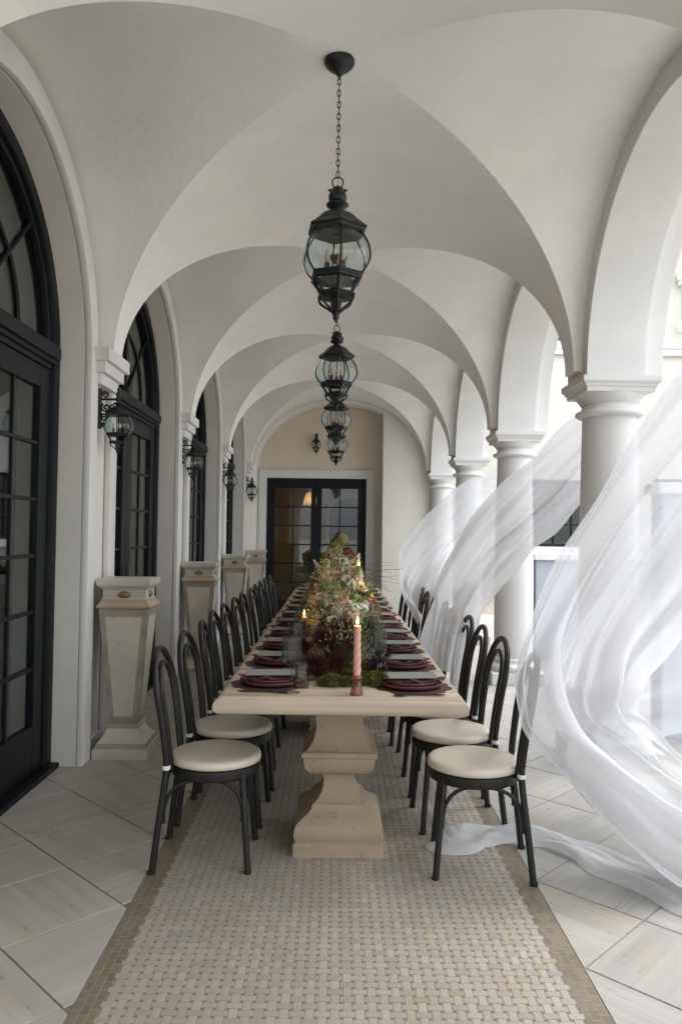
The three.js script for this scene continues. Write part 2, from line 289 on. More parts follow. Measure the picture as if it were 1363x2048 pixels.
// house wall on the left with four arched openings
const OPEN = 1.04, doorBays = bays.slice(3);
{
  const s = new THREE.Shape(); s.moveTo(-5.8, -0.04);
  for (const c of doorBays) { s.lineTo(c - OPEN, -0.04); s.lineTo(c - OPEN, SPRING); s.absarc(c, SPRING, OPEN, PI, 0, true); s.lineTo(c + OPEN, -0.04); }
  s.lineTo(13.7, -0.04); s.lineTo(13.7, 4.36); s.lineTo(-5.8, 4.36); s.closePath();
  const t = thing('house_wall', 'cream plastered house wall with tall arched door openings on the left', 'wall');
  mesh('wall_face', boxUV(toCreasedNormals(new THREE.ExtrudeGeometry(s, { depth: 0.4, bevelEnabled: false, curveSegments: 40 }).rotateY(SIDE).translate(-1.945, 0, 0), 0.4), 0.7), M.wallCream, t);
  // skirting of each pier
  for (const d of piers.slice(4, 8)) mesh('skirting', boxUV(rbx(-1.545, -1.528, 0, 0.11, -(d + 0.145), -(d - 0.145), 0.004)), M.trim, t);
}
// stepped impost blocks under the vault on the left
piers.slice(4, 8).forEach((d, i) => {
  const names = ['nearest', 'second', 'third', 'farthest'];
  const t = thing('impost_block', `stepped white plaster impost block above the ${names[i]} wall lantern`, 'impost block', [-1.545, 0, -d], 0, 'impost blocks of the vault');
  [[2.335, 2.405, 0.075, 0.185], [2.405, 2.475, 0.105, 0.21], [2.475, 2.555, 0.135, 0.235]].forEach(([a, b, w, hz]) => mesh('step', boxUV(rbx(0, w, a, b + 0.002, -hz, hz, 0.005)), M.trim, t));
});

// doors. local x runs along the wall, z towards the gallery
function ringShape(ro, ri, spring, y0) {
  const s = new THREE.Shape(); s.moveTo(-ro, y0); s.lineTo(-ro, spring); s.absarc(0, spring, ro, PI, 0, true); s.lineTo(ro, y0); s.lineTo(ri, y0); s.lineTo(ri, spring); s.absarc(0, spring, ri, 0, PI, false); s.lineTo(-ri, y0); s.closePath(); return s;
}
const ext = (s, z0, z1, bevel = 0) => toCreasedNormals(new THREE.ExtrudeGeometry(s, { depth: z1 - z0 - 2 * bevel, bevelEnabled: bevel > 0, bevelSize: bevel, bevelThickness: bevel, bevelSegments: 2, bevelOffset: -bevel, curveSegments: 36 }).translate(0, 0, z0 + bevel), 0.5);
function leaf(parent, x0, x1, y0, y1, hinge, glassTop, glassBottom, st = 0.12) {
  const L = mesh('door_leaf', join([rbx(x0, x0 + st, y0, y1, -0.07, -0.02), rbx(x1 - st, x1, y0, y1, -0.07, -0.02), rbx(x0 + st - 0.002, x1 - st + 0.002, glassTop, y1 - 0.001, -0.068, -0.022), rbx(x0 + st - 0.002, x1 - st + 0.002, y0 + 0.001, glassBottom, -0.068, -0.022)]), M.black, parent);
  const gx0 = x0 + st, gx1 = x1 - st, rows = 6, cols = 2, rh = (glassTop - glassBottom) / rows, cw = (gx1 - gx0) / cols, pg = new THREE.BoxGeometry(cw - 0.002, rh - 0.002, 0.005);
  for (let r = 0; r < rows; r++) for (let c = 0; c < cols; c++) mesh('pane', pg, M.pane, L).position.set(gx0 + (c + 0.5) * cw, glassBottom + (r + 0.5) * rh, -0.045);
  for (let r = 1; r < rows; r++) mesh('muntin', rbx(gx0 - 0.002, gx1 + 0.002, glassBottom + r * rh - 0.011, glassBottom + r * rh + 0.011, -0.059, -0.031, 0.003), M.black, L);
  mesh('muntin', rbx((gx0 + gx1) / 2 - 0.0095, (gx0 + gx1) / 2 + 0.0095, glassBottom - 0.002, glassTop + 0.002, -0.057, -0.033, 0.003), M.black, L);
  const hx = hinge > 0 ? x0 + st / 2 : x1 - st / 2;
  mesh('handle', join([rbx(hx - 0.018, hx + 0.018, 0.94, 1.14, -0.022, -0.012), tube([[hx, 1.04, -0.015], [hx, 1.04, 0.03], [hx + hinge * 0.11, 1.035, 0.035]], 0.009, 12, 8)]), M.iron, L);
}
function archedDoor(d, label) {
  const t = thing('arched_door', label, 'door', [-1.69, 0, -d], SIDE, 'arched glazed doors of the house');
  mesh('surround', boxUV(ext(ringShape(OPEN + 0.14, OPEN + 0.002, SPRING, 0), 0.146, 0.192, 0.012), 0.7), M.trim, t);
  mesh('frame', ext(ringShape(OPEN - 0.002, OPEN - 0.085, SPRING, 0), -0.12, 0.0, 0.006), M.black, t);
  mesh('inner_frame', ext(ringShape(OPEN - 0.083, OPEN - 0.125, SPRING, 0.03), -0.1, -0.025, 0.006), M.black, t);
  mesh('transom', join([rbx(-0.96, 0.96, 2.405, 2.525, -0.11, 0.012, 0.006), rbx(-0.96, 0.96, 2.43, 2.505, 0.0, 0.034, 0.01), rbx(-0.92, 0.92, 2.375, 2.407, -0.1, -0.01, 0.004)]), M.black, t);
  mesh('threshold', rbx(-1.035, 1.035, -0.03, 0.028, -0.2, 0.05, 0.006), M.black, t);
  leaf(t, -0.915, -0.004, 0.032, 2.373, -1, 2.245, 0.3, 0.125); leaf(t, 0.004, 0.915, 0.032, 2.373, 1, 2.245, 0.3, 0.125);
  const fan = mesh('fanlight', join([...[0.25, 0.5, 0.75].map(a => tube([[0.04 * cos(a * PI), 2.55, -0.05], [0.96 * cos(a * PI), 2.535 + 0.9 * sin(a * PI), -0.05]].map(p => p), 0.014, 2, 6)), tube(Array.from({ length: 25 }, (_, i) => [0.52 * cos(i / 24 * PI), 2.53 + 0.52 * sin(i / 24 * PI), -0.05]), 0.014, 40, 6), lathe([[0, 0], [0.05, 0], [0.05, 0.03], [0, 0.035]], 20).rotateX(PI / 2).translate(0, 2.555, -0.05)]), M.black, t);
  for (const [r0, r1] of [[0.03, 0.52], [0.52, 0.93]]) for (let k = 0; k < 4; k++) {
    const s = new THREE.Shape(), a = k * PI / 4, b = a + PI / 4; s.moveTo(r1 * cos(a), r1 * sin(a)); s.absarc(0, 0, r1, a, b, false); s.lineTo(r0 * cos(b), r0 * sin(b)); s.absarc(0, 0, r0, b, a, true);
    mesh('pane', new THREE.ExtrudeGeometry(s, { depth: 0.004, bevelEnabled: false, curveSegments: 10 }).translate(0, 2.53, -0.06), M.pane, fan);
  }
  return t;
}
['arched black glazed door at the left edge of the picture, nearest the camera', 'arched black glazed door behind the nearest stone pedestal, second from the camera', 'third arched black glazed door from the camera', 'farthest arched black glazed door, next to the end wall'].forEach((l, i) => archedDoor(doorBays[i], l));

// end of the gallery: arched recess with a double door, and a plain wall block at its right
{
  const DE = 13.14, DB = 13.62, EX0 = -1.40, EX1 = 0.78;
  const arch = (inset) => { const p = []; for (let i = 0; i <= 48; i++) { const a = PI - PI * i / 48; p.push([XC + (XA - inset) * cos(a), SPRING + (RISE - inset) * sin(a)]); } return p; };
  const outer = arch(-0.02), inner = arch(0.05);
  // front face: fills from the vault down to the recess
  const cut = inner.filter(p => p[0] < EX1), yc = SPRING + (RISE - 0.05) * Math.sqrt(1 - ((EX1 - XC) / (XA - 0.05)) ** 2);
  const s = new THREE.Shape(); s.moveTo(-1.75, -0.04); s.lineTo(-1.75, 4.36); s.lineTo(1.9, 4.36); s.lineTo(1.9, -0.04); s.lineTo(EX1, -0.04); s.lineTo(EX1, yc);
  [...cut].reverse().forEach(p => s.lineTo(...p)); s.lineTo(inner[0][0], -0.04); s.closePath();
  const t = thing('end_wall', 'pale end wall of the gallery with a tan arched recess holding a double door', 'wall');
  mesh('front_face', boxUV(toCreasedNormals(new THREE.ExtrudeGeometry(s, { depth: 0.47, bevelEnabled: true, bevelSize: 0.012, bevelThickness: 0.012, bevelOffset: -0.012, bevelSegments: 2 }).translate(0, 0, -DB + 0.012), 0.5), 0.7), std([0.84, 0.805, 0.75], 0.92, { map: plasterMap, bumpMap: plasterBump, bumpScale: 0.004 }), t);
  const b = new THREE.Shape(); b.moveTo(-1.75, -0.04); b.lineTo(-1.75, 4.36); b.lineTo(1.9, 4.36); b.lineTo(1.9, -0.04); b.lineTo(0.525, -0.04); b.lineTo(0.525, 2.375); b.lineTo(-1.225, 2.375); b.lineTo(-1.225, -0.04); b.closePath();
  mesh('back_face', boxUV(new THREE.ExtrudeGeometry(b, { depth: 0.3, bevelEnabled: false }).translate(0, 0, -DB - 0.305), 0.7), M.wallTan, t);
  const door = thing('double_door', 'dark glazed double door in a white frame at the far end of the gallery', 'door', [-0.35, 0, -DB]);
  const sr = new THREE.Shape(); sr.moveTo(-1.02, 0); sr.lineTo(-1.02, 2.525); sr.lineTo(1.02, 2.525); sr.lineTo(1.02, 0); sr.lineTo(0.874, 0); sr.lineTo(0.874, 2.374); sr.lineTo(-0.874, 2.374); sr.lineTo(-0.874, 0); sr.closePath();
  mesh('surround', boxUV(ext(sr, -0.01, 0.04, 0.008)), M.trim, door);
  const fr = new THREE.Shape(); fr.moveTo(-0.873, 0); fr.lineTo(-0.873, 2.373); fr.lineTo(0.873, 2.373); fr.lineTo(0.873, 0); fr.lineTo(0.82, 0); fr.lineTo(0.82, 2.31); fr.lineTo(-0.82, 2.31); fr.lineTo(-0.82, 0); fr.closePath();
  mesh('frame', ext(fr, -0.12, 0.0, 0.004), M.black, door);
  leaf(door, -0.818, -0.003, 0.02, 2.308, -1, 2.2, 0.22, 0.09); leaf(door, 0.003, 0.818, 0.02, 2.308, 1, 2.2, 0.22, 0.09);
}
// rooms behind the glass
{
  const dark = std([0.34, 0.25, 0.16], 0.8, { map: grainMap }), pale = std([0.52, 0.47, 0.40], 0.85, { map: plasterMap }), panelling = std([0.13, 0.085, 0.055], 0.6, { map: grainMap }), wood = std([0.07, 0.042, 0.026], 0.5, { map: grainMap });
  const r = structure('dining_room');
  mesh('room_wall', boxUV(join([bx(-6.2, -6.0, 0, 4.3, -13.6, 5.9), bx(-6.0, -1.95, 0, 4.3, 5.7, 5.9), bx(-6.0, -1.95, 0, 4.3, -13.75, -13.6)])), panelling, r);
  mesh('room_floor', boxUV(bx(-6.2, -1.95, -0.05, -0.002, -13.75, 5.9)), wood, r);
  mesh('room_ceiling', boxUV(bx(-6.2, -1.95, 4.3, 4.355, -13.75, 5.9)), pale, r);
  const wine = std([0.10, 0.035, 0.025], 0.9, { bumpMap: weaveBump, bumpScale: 0.001 });
  doorBays.forEach((d, i) => { // long curtains hang just inside each door
    for (const s of [-1, 1]) {
      const p = []; const n = 28; for (let k = 0; k <= n; k++) p.push([d + s * (0.52 + 0.42 * k / n), -2.12 + 0.03 * sin(k * 1.9) + 0.008 * sin(k * 4.3)]);
      const pos = []; for (let k = 0; k < n; k++) { const [a, x] = p[k], [b, y] = p[k + 1]; pos.push(x, 0.02, -a, y, 0.02, -b, y, 2.4, -b, x, 0.02, -a, y, 2.4, -b, x, 2.4, -a); }
      const g = new THREE.BufferGeometry(); g.setAttribute('position', new THREE.Float32BufferAttribute(pos, 3)); wine.side = THREE.DoubleSide;
      one('curtain', boxUV(toCreasedNormals(g, 1)), wine, `dark wine red curtain inside the ${['nearest', 'second', 'third', 'farthest'][i]} arched door, on the ${s < 0 ? 'near' : 'far'} side`, 'curtain', 'curtains inside the doors');
    }
  });
  const h = structure('end_room'), amber = std([0.42, 0.27, 0.14], 0.85, { map: plasterMap });
  mesh('room_wall', boxUV(join([bx(-3.0, -2.9, 0, 3.6, -18, -13.95), bx(1.9, 2.0, 0, 3.6, -18, -13.95)])), pale, h);
  const a = new THREE.Shape(); a.moveTo(-2.9, 0); a.lineTo(-2.9, 3.6); a.lineTo(1.9, 3.6); a.lineTo(1.9, 0); a.lineTo(0.7, 0); a.lineTo(0.7, 1.75); a.absarc(0.28, 1.75, 0.42, 0, PI, false); a.lineTo(-0.14, 0); a.closePath();
  mesh('arched_partition', boxUV(new THREE.ExtrudeGeometry(a, { depth: 0.25, bevelEnabled: false, curveSegments: 24 }).translate(0, 0, -16.6)), amber, h);
  const ar = new THREE.Shape(); ar.moveTo(-0.22, 0); ar.lineTo(-0.22, 1.75); ar.absarc(0.28, 1.75, 0.5, PI, 0, true); ar.lineTo(0.78, 0); ar.lineTo(0.7, 0); ar.lineTo(0.7, 1.75); ar.absarc(0.28, 1.75, 0.42, 0, PI, false); ar.lineTo(-0.14, 0); ar.closePath();
  mesh('arch_moulding', ext(ar, -16.36, -16.3, 0.008), std([0.55, 0.45, 0.3], 0.7), h);
  mesh('room_back', boxUV(bx(-3, 2, 0, 3.6, -18.1, -18)), dark, h); mesh('room_floor', boxUV(bx(-3, 2, -0.05, -0.001, -18.1, -13.93)), wood, h); mesh('room_ceiling', boxUV(bx(-3, 2, 3.6, 3.7, -18.1, -13.93)), pale, h);
  const lamp = thing('room_lamp', 'small glowing shaded lamp seen through the left leaf of the far door', 'lamp', [-0.52, 0, -15.6]);
  mesh('lamp_stand', lathe([[0.13, 0], [0.13, 0.02], [0.02, 0.05], [0.014, 0.2], [0.03, 0.9], [0.014, 1.0], [0.012, 2.0], [0, 2.0]], 20), M.bronze, lamp);
  mesh('lamp_shade', lathe([[0.16, 1.98], [0.09, 2.22]], 28), phys([0.9, 0.75, 0.5], 0.9, { transmission: 0.5, thickness: 0, side: THREE.DoubleSide }), lamp);
  mesh('bulb', new THREE.SphereGeometry(0.035, 16, 12).translate(0, 2.06, 0), std([1, 0.8, 0.5], 0.5, { emissive: new THREE.Color(1, 0.6, 0.25), emissiveIntensity: 2 }), lamp);
  dup(lamp, [1.25, 0, -15.5], 0, 'added unseen shaded lamp of the end room, beside the right leaf of the far door'); const p2 = new THREE.PointLight(new THREE.Color(1, 0.58, 0.24), 0.16); p2.position.set(1.25, 2.06, -15.5); p2.castShadow = true; p2.shadow.radius = 2; p2.name = 'added_room_lamp_light'; scene.add(p2);  // unseen lamp and light added to warm the partition behind the right leaf
  const pl = new THREE.PointLight(new THREE.Color(1, 0.58, 0.24), 0.02); pl.position.set(-0.52, 2.06, -15.6); pl.castShadow = true; pl.shadow.radius = 2; pl.name = 'room_lamp_light'; scene.add(pl);
}
// across the courtyard
{
  const t = thing('courtyard_house', 'pale cream two-storey house wing facing the camera across the courtyard', 'building', [0, -0.613, -20]); t.scale.setScalar(20 / 14);
  const holes = [[3.3, 4.62, 1.22, 2.44], [5.75, 7.4, 1.22, 2.48], [8.6, 10.2, 1.22, 2.48], [3.2, 4.25, 4.95, 6.4], [7.6, 9.2, 4.95, 6.4]];
  const s = new THREE.Shape(); s.moveTo(1.95, -0.04); s.lineTo(16, -0.04); s.lineTo(16, 7.35); s.lineTo(1.95, 7.35); s.closePath();
  holes.forEach(([a, b, c, d]) => { const h = new THREE.Path(); h.moveTo(a, c); h.lineTo(a, d); h.lineTo(b, d); h.lineTo(b, c); h.closePath(); s.holes.push(h); });
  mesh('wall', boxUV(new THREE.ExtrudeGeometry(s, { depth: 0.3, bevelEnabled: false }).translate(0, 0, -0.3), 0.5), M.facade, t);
  mesh('string_course', boxUV(join([rbx(1.95, 16, 4.72, 4.84, -0.02, 0.07, 0.01), rbx(1.95, 16, 4.84, 4.89, -0.02, 0.11, 0.012)])), M.trim, t);
  const rf = mesh('roof', join([bx(1.7, 16.3, 7.36, 7.42, -4.6, 0.62), bx(1.7, 16.3, 7.42, 7.58, 0.5, 0.64)]), std([0.10, 0.115, 0.125], 0.5), t);
  for (let k = 0; k < 4; k++) mesh('roof_course', bx(1.7, 16.3, 7.6 + k * 0.16, 7.68 + k * 0.16, -0.2 - k * 0.3, 0.5 - k * 0.3), std([0.12, 0.14, 0.17], 0.6), rf);
  mesh('soffit', boxUV(bx(1.7, 16.3, 7.28, 7.355, 0.005, 0.6)), M.facade, t);
  holes.forEach(([a, b, c, d]) => {
    const w = mesh('window', join([bx(a, a + 0.06, c, d, -0.2, -0.1), bx(b - 0.06, b, c, d, -0.2, -0.1), bx(a, b, d - 0.06, d, -0.199, -0.101), bx(a, b, c, c + 0.06, -0.199, -0.101), ...[1, 2, 3].map(k => bx(a + (b - a) * k / 4 - 0.012, a + (b - a) * k / 4 + 0.012, c, d, -0.18, -0.12)), ...[1, 2].map(k => bx(a, b, c + (d - c) * k / 3 - 0.012, c + (d - c) * k / 3 + 0.012, -0.178, -0.122))]), M.black, t);
    for (let i = 0; i < 4; i++) for (let j = 0; j < 3; j++) mesh('pane', bx(a + (b - a) * i / 4 + 0.013, a + (b - a) * (i + 1) / 4 - 0.013, c + (d - c) * j / 3 + 0.013, c + (d - c) * (j + 1) / 3 - 0.013, -0.152, -0.148), M.pane, w);
    mesh('sill', boxUV(rbx(a - 0.12, b + 0.12, c - 0.13, c + 0.005, -0.05, 0.1, 0.01)), M.trim, w);
  });
  mesh('interior', boxUV(join([bx(1.95, 16, 0, 7.3, -4.4, -4.2), bx(1.95, 16, 3.6, 3.9, -4.2, -0.31), bx(1.95, 16, -0.02, 0.02, -4.2, -0.31), bx(1.95, 2.1, 0, 7.3, -4.2, -0.31), bx(15.9, 16, 0, 7.3, -4.2, -0.31)])), std([0.4, 0.38, 0.34], 0.9), t);
  const rod = thing('hanging_rod', 'thin rod with white end caps hanging from the house wall below the eave', 'rod', [8.83, -0.613, -19.8]); rod.scale.setScalar(20 / 14);
  mesh('rod', new THREE.CylinderGeometry(0.014, 0.014, 1.05, 12).translate(0, 5.68, 0), std([0.3, 0.3, 0.3], 0.5), rod);
  mesh('end_cap', lathe([[0, 5.12], [0.05, 5.12], [0.055, 5.15], [0.055, 5.32], [0.03, 5.34], [0, 5.34]], 20), M.trim, rod);
  mesh('wall_bracket', join([rbx(-0.05, 0.12, 6.08, 6.22, -0.12, 0.05, 0.02), rbx(-0.03, 0.1, 6.0, 6.08, -0.12, 0.02, 0.015)]), M.trim, rod);
  // garden walls in the courtyard's shade
  for (const [d, hgt, x1, l] of [[5.55, 1.82, 4.6, 'tall blue grey garden wall with white coping behind the sheer drapes'], [9.05, 1.22, 4.6, 'low blue grey garden wall with white coping between the columns']]) {
    const g = thing('garden_wall', l, 'wall', [0, 0, -d], 0, 'garden walls in the courtyard');
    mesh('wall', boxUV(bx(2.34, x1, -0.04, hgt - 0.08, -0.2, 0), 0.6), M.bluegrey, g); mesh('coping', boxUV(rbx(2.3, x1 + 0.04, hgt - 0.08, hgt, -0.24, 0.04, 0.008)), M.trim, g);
  }
}
// ---------- lanterns ----------
const bulbMat = std([0.66, 0.42, 0.27], 0.4);
function lanternHead(root, s, turn = 0.35) { // origin at the middle of the globe; s = 1 for a globe 0.305 m across
  const sc = g => g.rotateY(turn).scale(s * 1.07, s, s * 1.07), hex = (p) => toCreasedNormals(lathe(p, 6), 0.35);
  const gp = [[0.108, 0.112], [0.13, 0.085], [0.15, 0.045], [0.159, 0.005], [0.156, -0.03], [0.142, -0.062], [0.118, -0.09]];
  const cap = mesh('cap', sc(hex([[0.03, 0.222], [0.05, 0.214], [0.074, 0.198], [0.092, 0.178], [0.1, 0.168], [0.106, 0.166], [0.11, 0.16], [0.142, 0.134], [0.144, 0.126], [0.136, 0.122], [0.13, 0.112], [0.112, 0.11], [0.02, 0.112]])), iron, root);
  mesh('neck', sc(lathe([[0.026, 0.215], [0.026, 0.232], [0.05, 0.246], [0.05, 0.254], [0.034, 0.262], [0.03, 0.268]], 24)), iron, cap);
  for (let k = 0; k < 6; k++) {
    const a0 = k * PI / 3, pos = [], n = 6, sp = smoothProfile(gp, 12);
    const pt = (i, j) => { const a = a0 + PI / 3 * j / n, r = sp[i][0] * (0.95 + 0.05 * cos((j / n - 0.5) * PI)); return [r * sin(a), sp[i][1], r * cos(a)]; };
    for (let i = 0; i < 12; i++) for (let j = 0; j < n; j++) pos.push(...pt(i, j), ...pt(i + 1, j), ...pt(i + 1, j + 1), ...pt(i, j), ...pt(i + 1, j + 1), ...pt(i, j + 1));
    const g = new THREE.BufferGeometry(); g.setAttribute('position', new THREE.Float32BufferAttribute(pos, 3));
    mesh('glass_pane', sc(toCreasedNormals(g, 1)), M.globe, root);
    mesh('rib', sc(tube(sp.map(([r, y]) => V(r * 1.004 * sin(a0), y, r * 1.004 * cos(a0))), 0.0048, 16, 6)), iron, root);
  }
  mesh('collar', sc(hex([[0.1, -0.082], [0.122, -0.084], [0.126, -0.092], [0.12, -0.1], [0.126, -0.106], [0.122, -0.114], [0.108, -0.118], [0.1, -0.118]])), iron, root);
  const lower = mesh('basket', sc(join([...[0, 1, 2, 3, 4, 5].map(k => { const a = k * PI / 3; return tube([V(0.108 * sin(a), -0.115, 0.108 * cos(a)), V(0.085 * sin(a), -0.15, 0.085 * cos(a)), V(0.075 * sin(a), -0.178, 0.075 * cos(a))], 0.0085, 8, 6); }), hex([[0.02, -0.172], [0.078, -0.172], [0.09, -0.182], [0.092, -0.19], [0.08, -0.198], [0.03, -0.205], [0.022, -0.25], [0.018, -0.262], [0.022, -0.27], [0.014, -0.282], [0.017, -0.292], [0.008, -0.305], [0.0, -0.318]])])), iron, root);
  for (let k = 0; k < 6; k++) { const a = k * PI / 3, b = a + PI / 3, q = (r, y, t) => [r * sin(t), y, r * cos(t)], g = new THREE.BufferGeometry(); g.setAttribute('position', new THREE.Float32BufferAttribute([...q(0.105, -0.116, a), ...q(0.073, -0.175, a), ...q(0.073, -0.175, b), ...q(0.105, -0.116, a), ...q(0.073, -0.175, b), ...q(0.105, -0.116, b)], 3)); g.computeVertexNormals(); mesh('lower_pane', sc(g), M.globe, lower); }
  for (let k = 0; k < 6; k++) { const a = k * PI / 3; mesh('scroll', sc(tube([[0.084, -0.195], [0.078, -0.215], [0.055, -0.235], [0.034, -0.25], [0.022, -0.262]].map(([r, y]) => V(r * sin(a), y, r * cos(a))), 0.006, 12, 6)), iron, root); }
  for (let k = 0; k < 3; k++) {
    const a = k * 2.1 + 0.6, x = 0.042 * sin(a), z = 0.042 * cos(a);
    const c = mesh('candle_socket', sc(lathe([[0, -0.1], [0.013, -0.1], [0.013, -0.03], [0, -0.03]], 12).translate(x, 0, z)), std([0.05, 0.055, 0.055], 0.5), root);
    mesh('bulb', sc(lathe([[0, -0.03], [0.01, -0.025], [0.0125, -0.008], [0.009, 0.018], [0.003, 0.034], [0, 0.036]], 12).translate(x, 0, z)), bulbMat, c);
  }
  mesh('candle_tray', sc(lathe([[0, -0.105], [0.07, -0.105], [0.07, -0.1], [0, -0.098]], 18)), iron, root);
}
bays.slice(3).forEach((d, i) => {
  const y = 2.745, t = thing('hanging_lantern', ['largest black globe lantern hanging nearest the camera', 'second black globe lantern from the camera, hanging below the first', 'third black globe lantern from the camera', 'farthest black globe lantern hanging before the end wall'][i], 'lantern', [-0.015, y, -d], [0, 0.28, 0.52, 0.15][i], 'lanterns hanging along the vault');
  lanternHead(t, 1, 0.12);
  mesh('finial', join([lathe([[0.03, 0.262], [0.042, 0.275], [0.044, 0.292], [0.038, 0.31], [0.028, 0.322], [0.03, 0.327], [0.022, 0.333], [0, 0.336]], 28), ...[0, 1, 2, 3].map(k => new THREE.SphereGeometry(0.0075, 8, 6).translate(0.038 * cos(k * PI / 2), 0.323, 0.038 * sin(k * PI / 2)))]), iron, t);
  mesh('ring', new THREE.TorusGeometry(0.026, 0.0035, 8, 28).translate(0, 0.36, 0), iron, t);
  const link = new THREE.TorusGeometry(0.0085, 0.0021, 6, 14).scale(1, 1.9, 1), top = SPRING + RISE - y - 0.075, n = 18;
  for (let k = 0; k < n; k++) { const m = mesh('chain_link', link, iron, t); m.position.set(0, 0.398 + (top - 0.398) * (k + 0.0) / (n - 1), 0); m.rotation.y = (k % 2) * PI / 2 + rr(-0.15, 0.15); }
  mesh('wire', tube([[0.003, 0.34, 0], [-0.002, 0.45, 0.003], [0.002, 0.65, -0.002], [0, top, 0]], 0.0014, 12, 5), std([0.2, 0.16, 0.1], 0.6), t);
  mesh('ceiling_rose', lathe([[0, top - 0.004], [0.012, top - 0.002], [0.017, top + 0.012], [0.032, top + 0.022], [0.05, top + 0.032], [0.056, top + 0.042], [0.068, top + 0.05], [0.073, top + 0.06], [0.073, top + 0.076], [0.07, top + 0.078], [0, top + 0.078]], 40), iron, t);
});
function spiral(x, y, r, turns, a0, dir, r1 = 0.25) { const p = []; for (let i = 0; i <= 20; i++) { const q = i / 20, a = a0 + dir * q * turns * 2 * PI, k = r * (1 - (1 - r1) * q); p.push(V(x + k * cos(a), y + k * sin(a), 0)); } return p; }
function sconce(label, pos, turn, s) { // local x points out from the wall; origin on the wall at globe height
  const t = thing('wall_lantern', label, 'lantern', pos, turn, 'wall lanterns'); const X = 0.128 * s / 0.574;
  const head = new THREE.Group(); lanternHead(head, s, 0.2); for (const m of [...head.children]) { m.position.x = X; t.add(m); }
  const k = s / 0.574, S = g => g.scale(k, k, k);
  mesh('backplate', S(rbx(-0.002, 0.02, -0.02, 0.245, -0.028, 0.028, 0.009)), iron, t);
  mesh('arm', S(join([tube([[0.012, 0.172, 0], [0.06, 0.172, 0], [0.16, 0.17, 0]], 0.0075, 10, 8), lathe([[0.0001, 0.128], [0.016, 0.13], [0.017, 0.146], [0.009, 0.156], [0.02, 0.168], [0.02, 0.178], [0.01, 0.188], [0.018, 0.202], [0.012, 0.216], [0.006, 0.226], [0.01, 0.234], [0.004, 0.246], [0.0001, 0.252]], 20).translate(0.128, 0, 0)])), iron, t);
  [spiral(0.045, 0.2, 0.024, 1.4, PI, -1), spiral(0.05, 0.118, 0.03, 1.5, PI * 0.7, 1), spiral(0.092, 0.125, 0.02, 1.3, 0, -1), spiral(0.04, 0.052, 0.026, 1.4, PI, -1), spiral(0.032, 0.008, 0.015, 1.2, PI, 1)].forEach(p => mesh('scroll', S(tube(p, 0.0058, 30, 6)), iron, t));
}
piers.slice(4, 8).forEach((d, i) => sconce(`black scrolled wall lantern on the left, ${['nearest the camera', 'second from the camera', 'third from the camera', 'farthest from the camera'][i]}`, [-1.545, 2.098, -d], 0, 0.574));
sconce('small black wall lantern on the tan end wall above the double door', [-0.365, 2.95, -13.62], -PI / 2, 0.5);

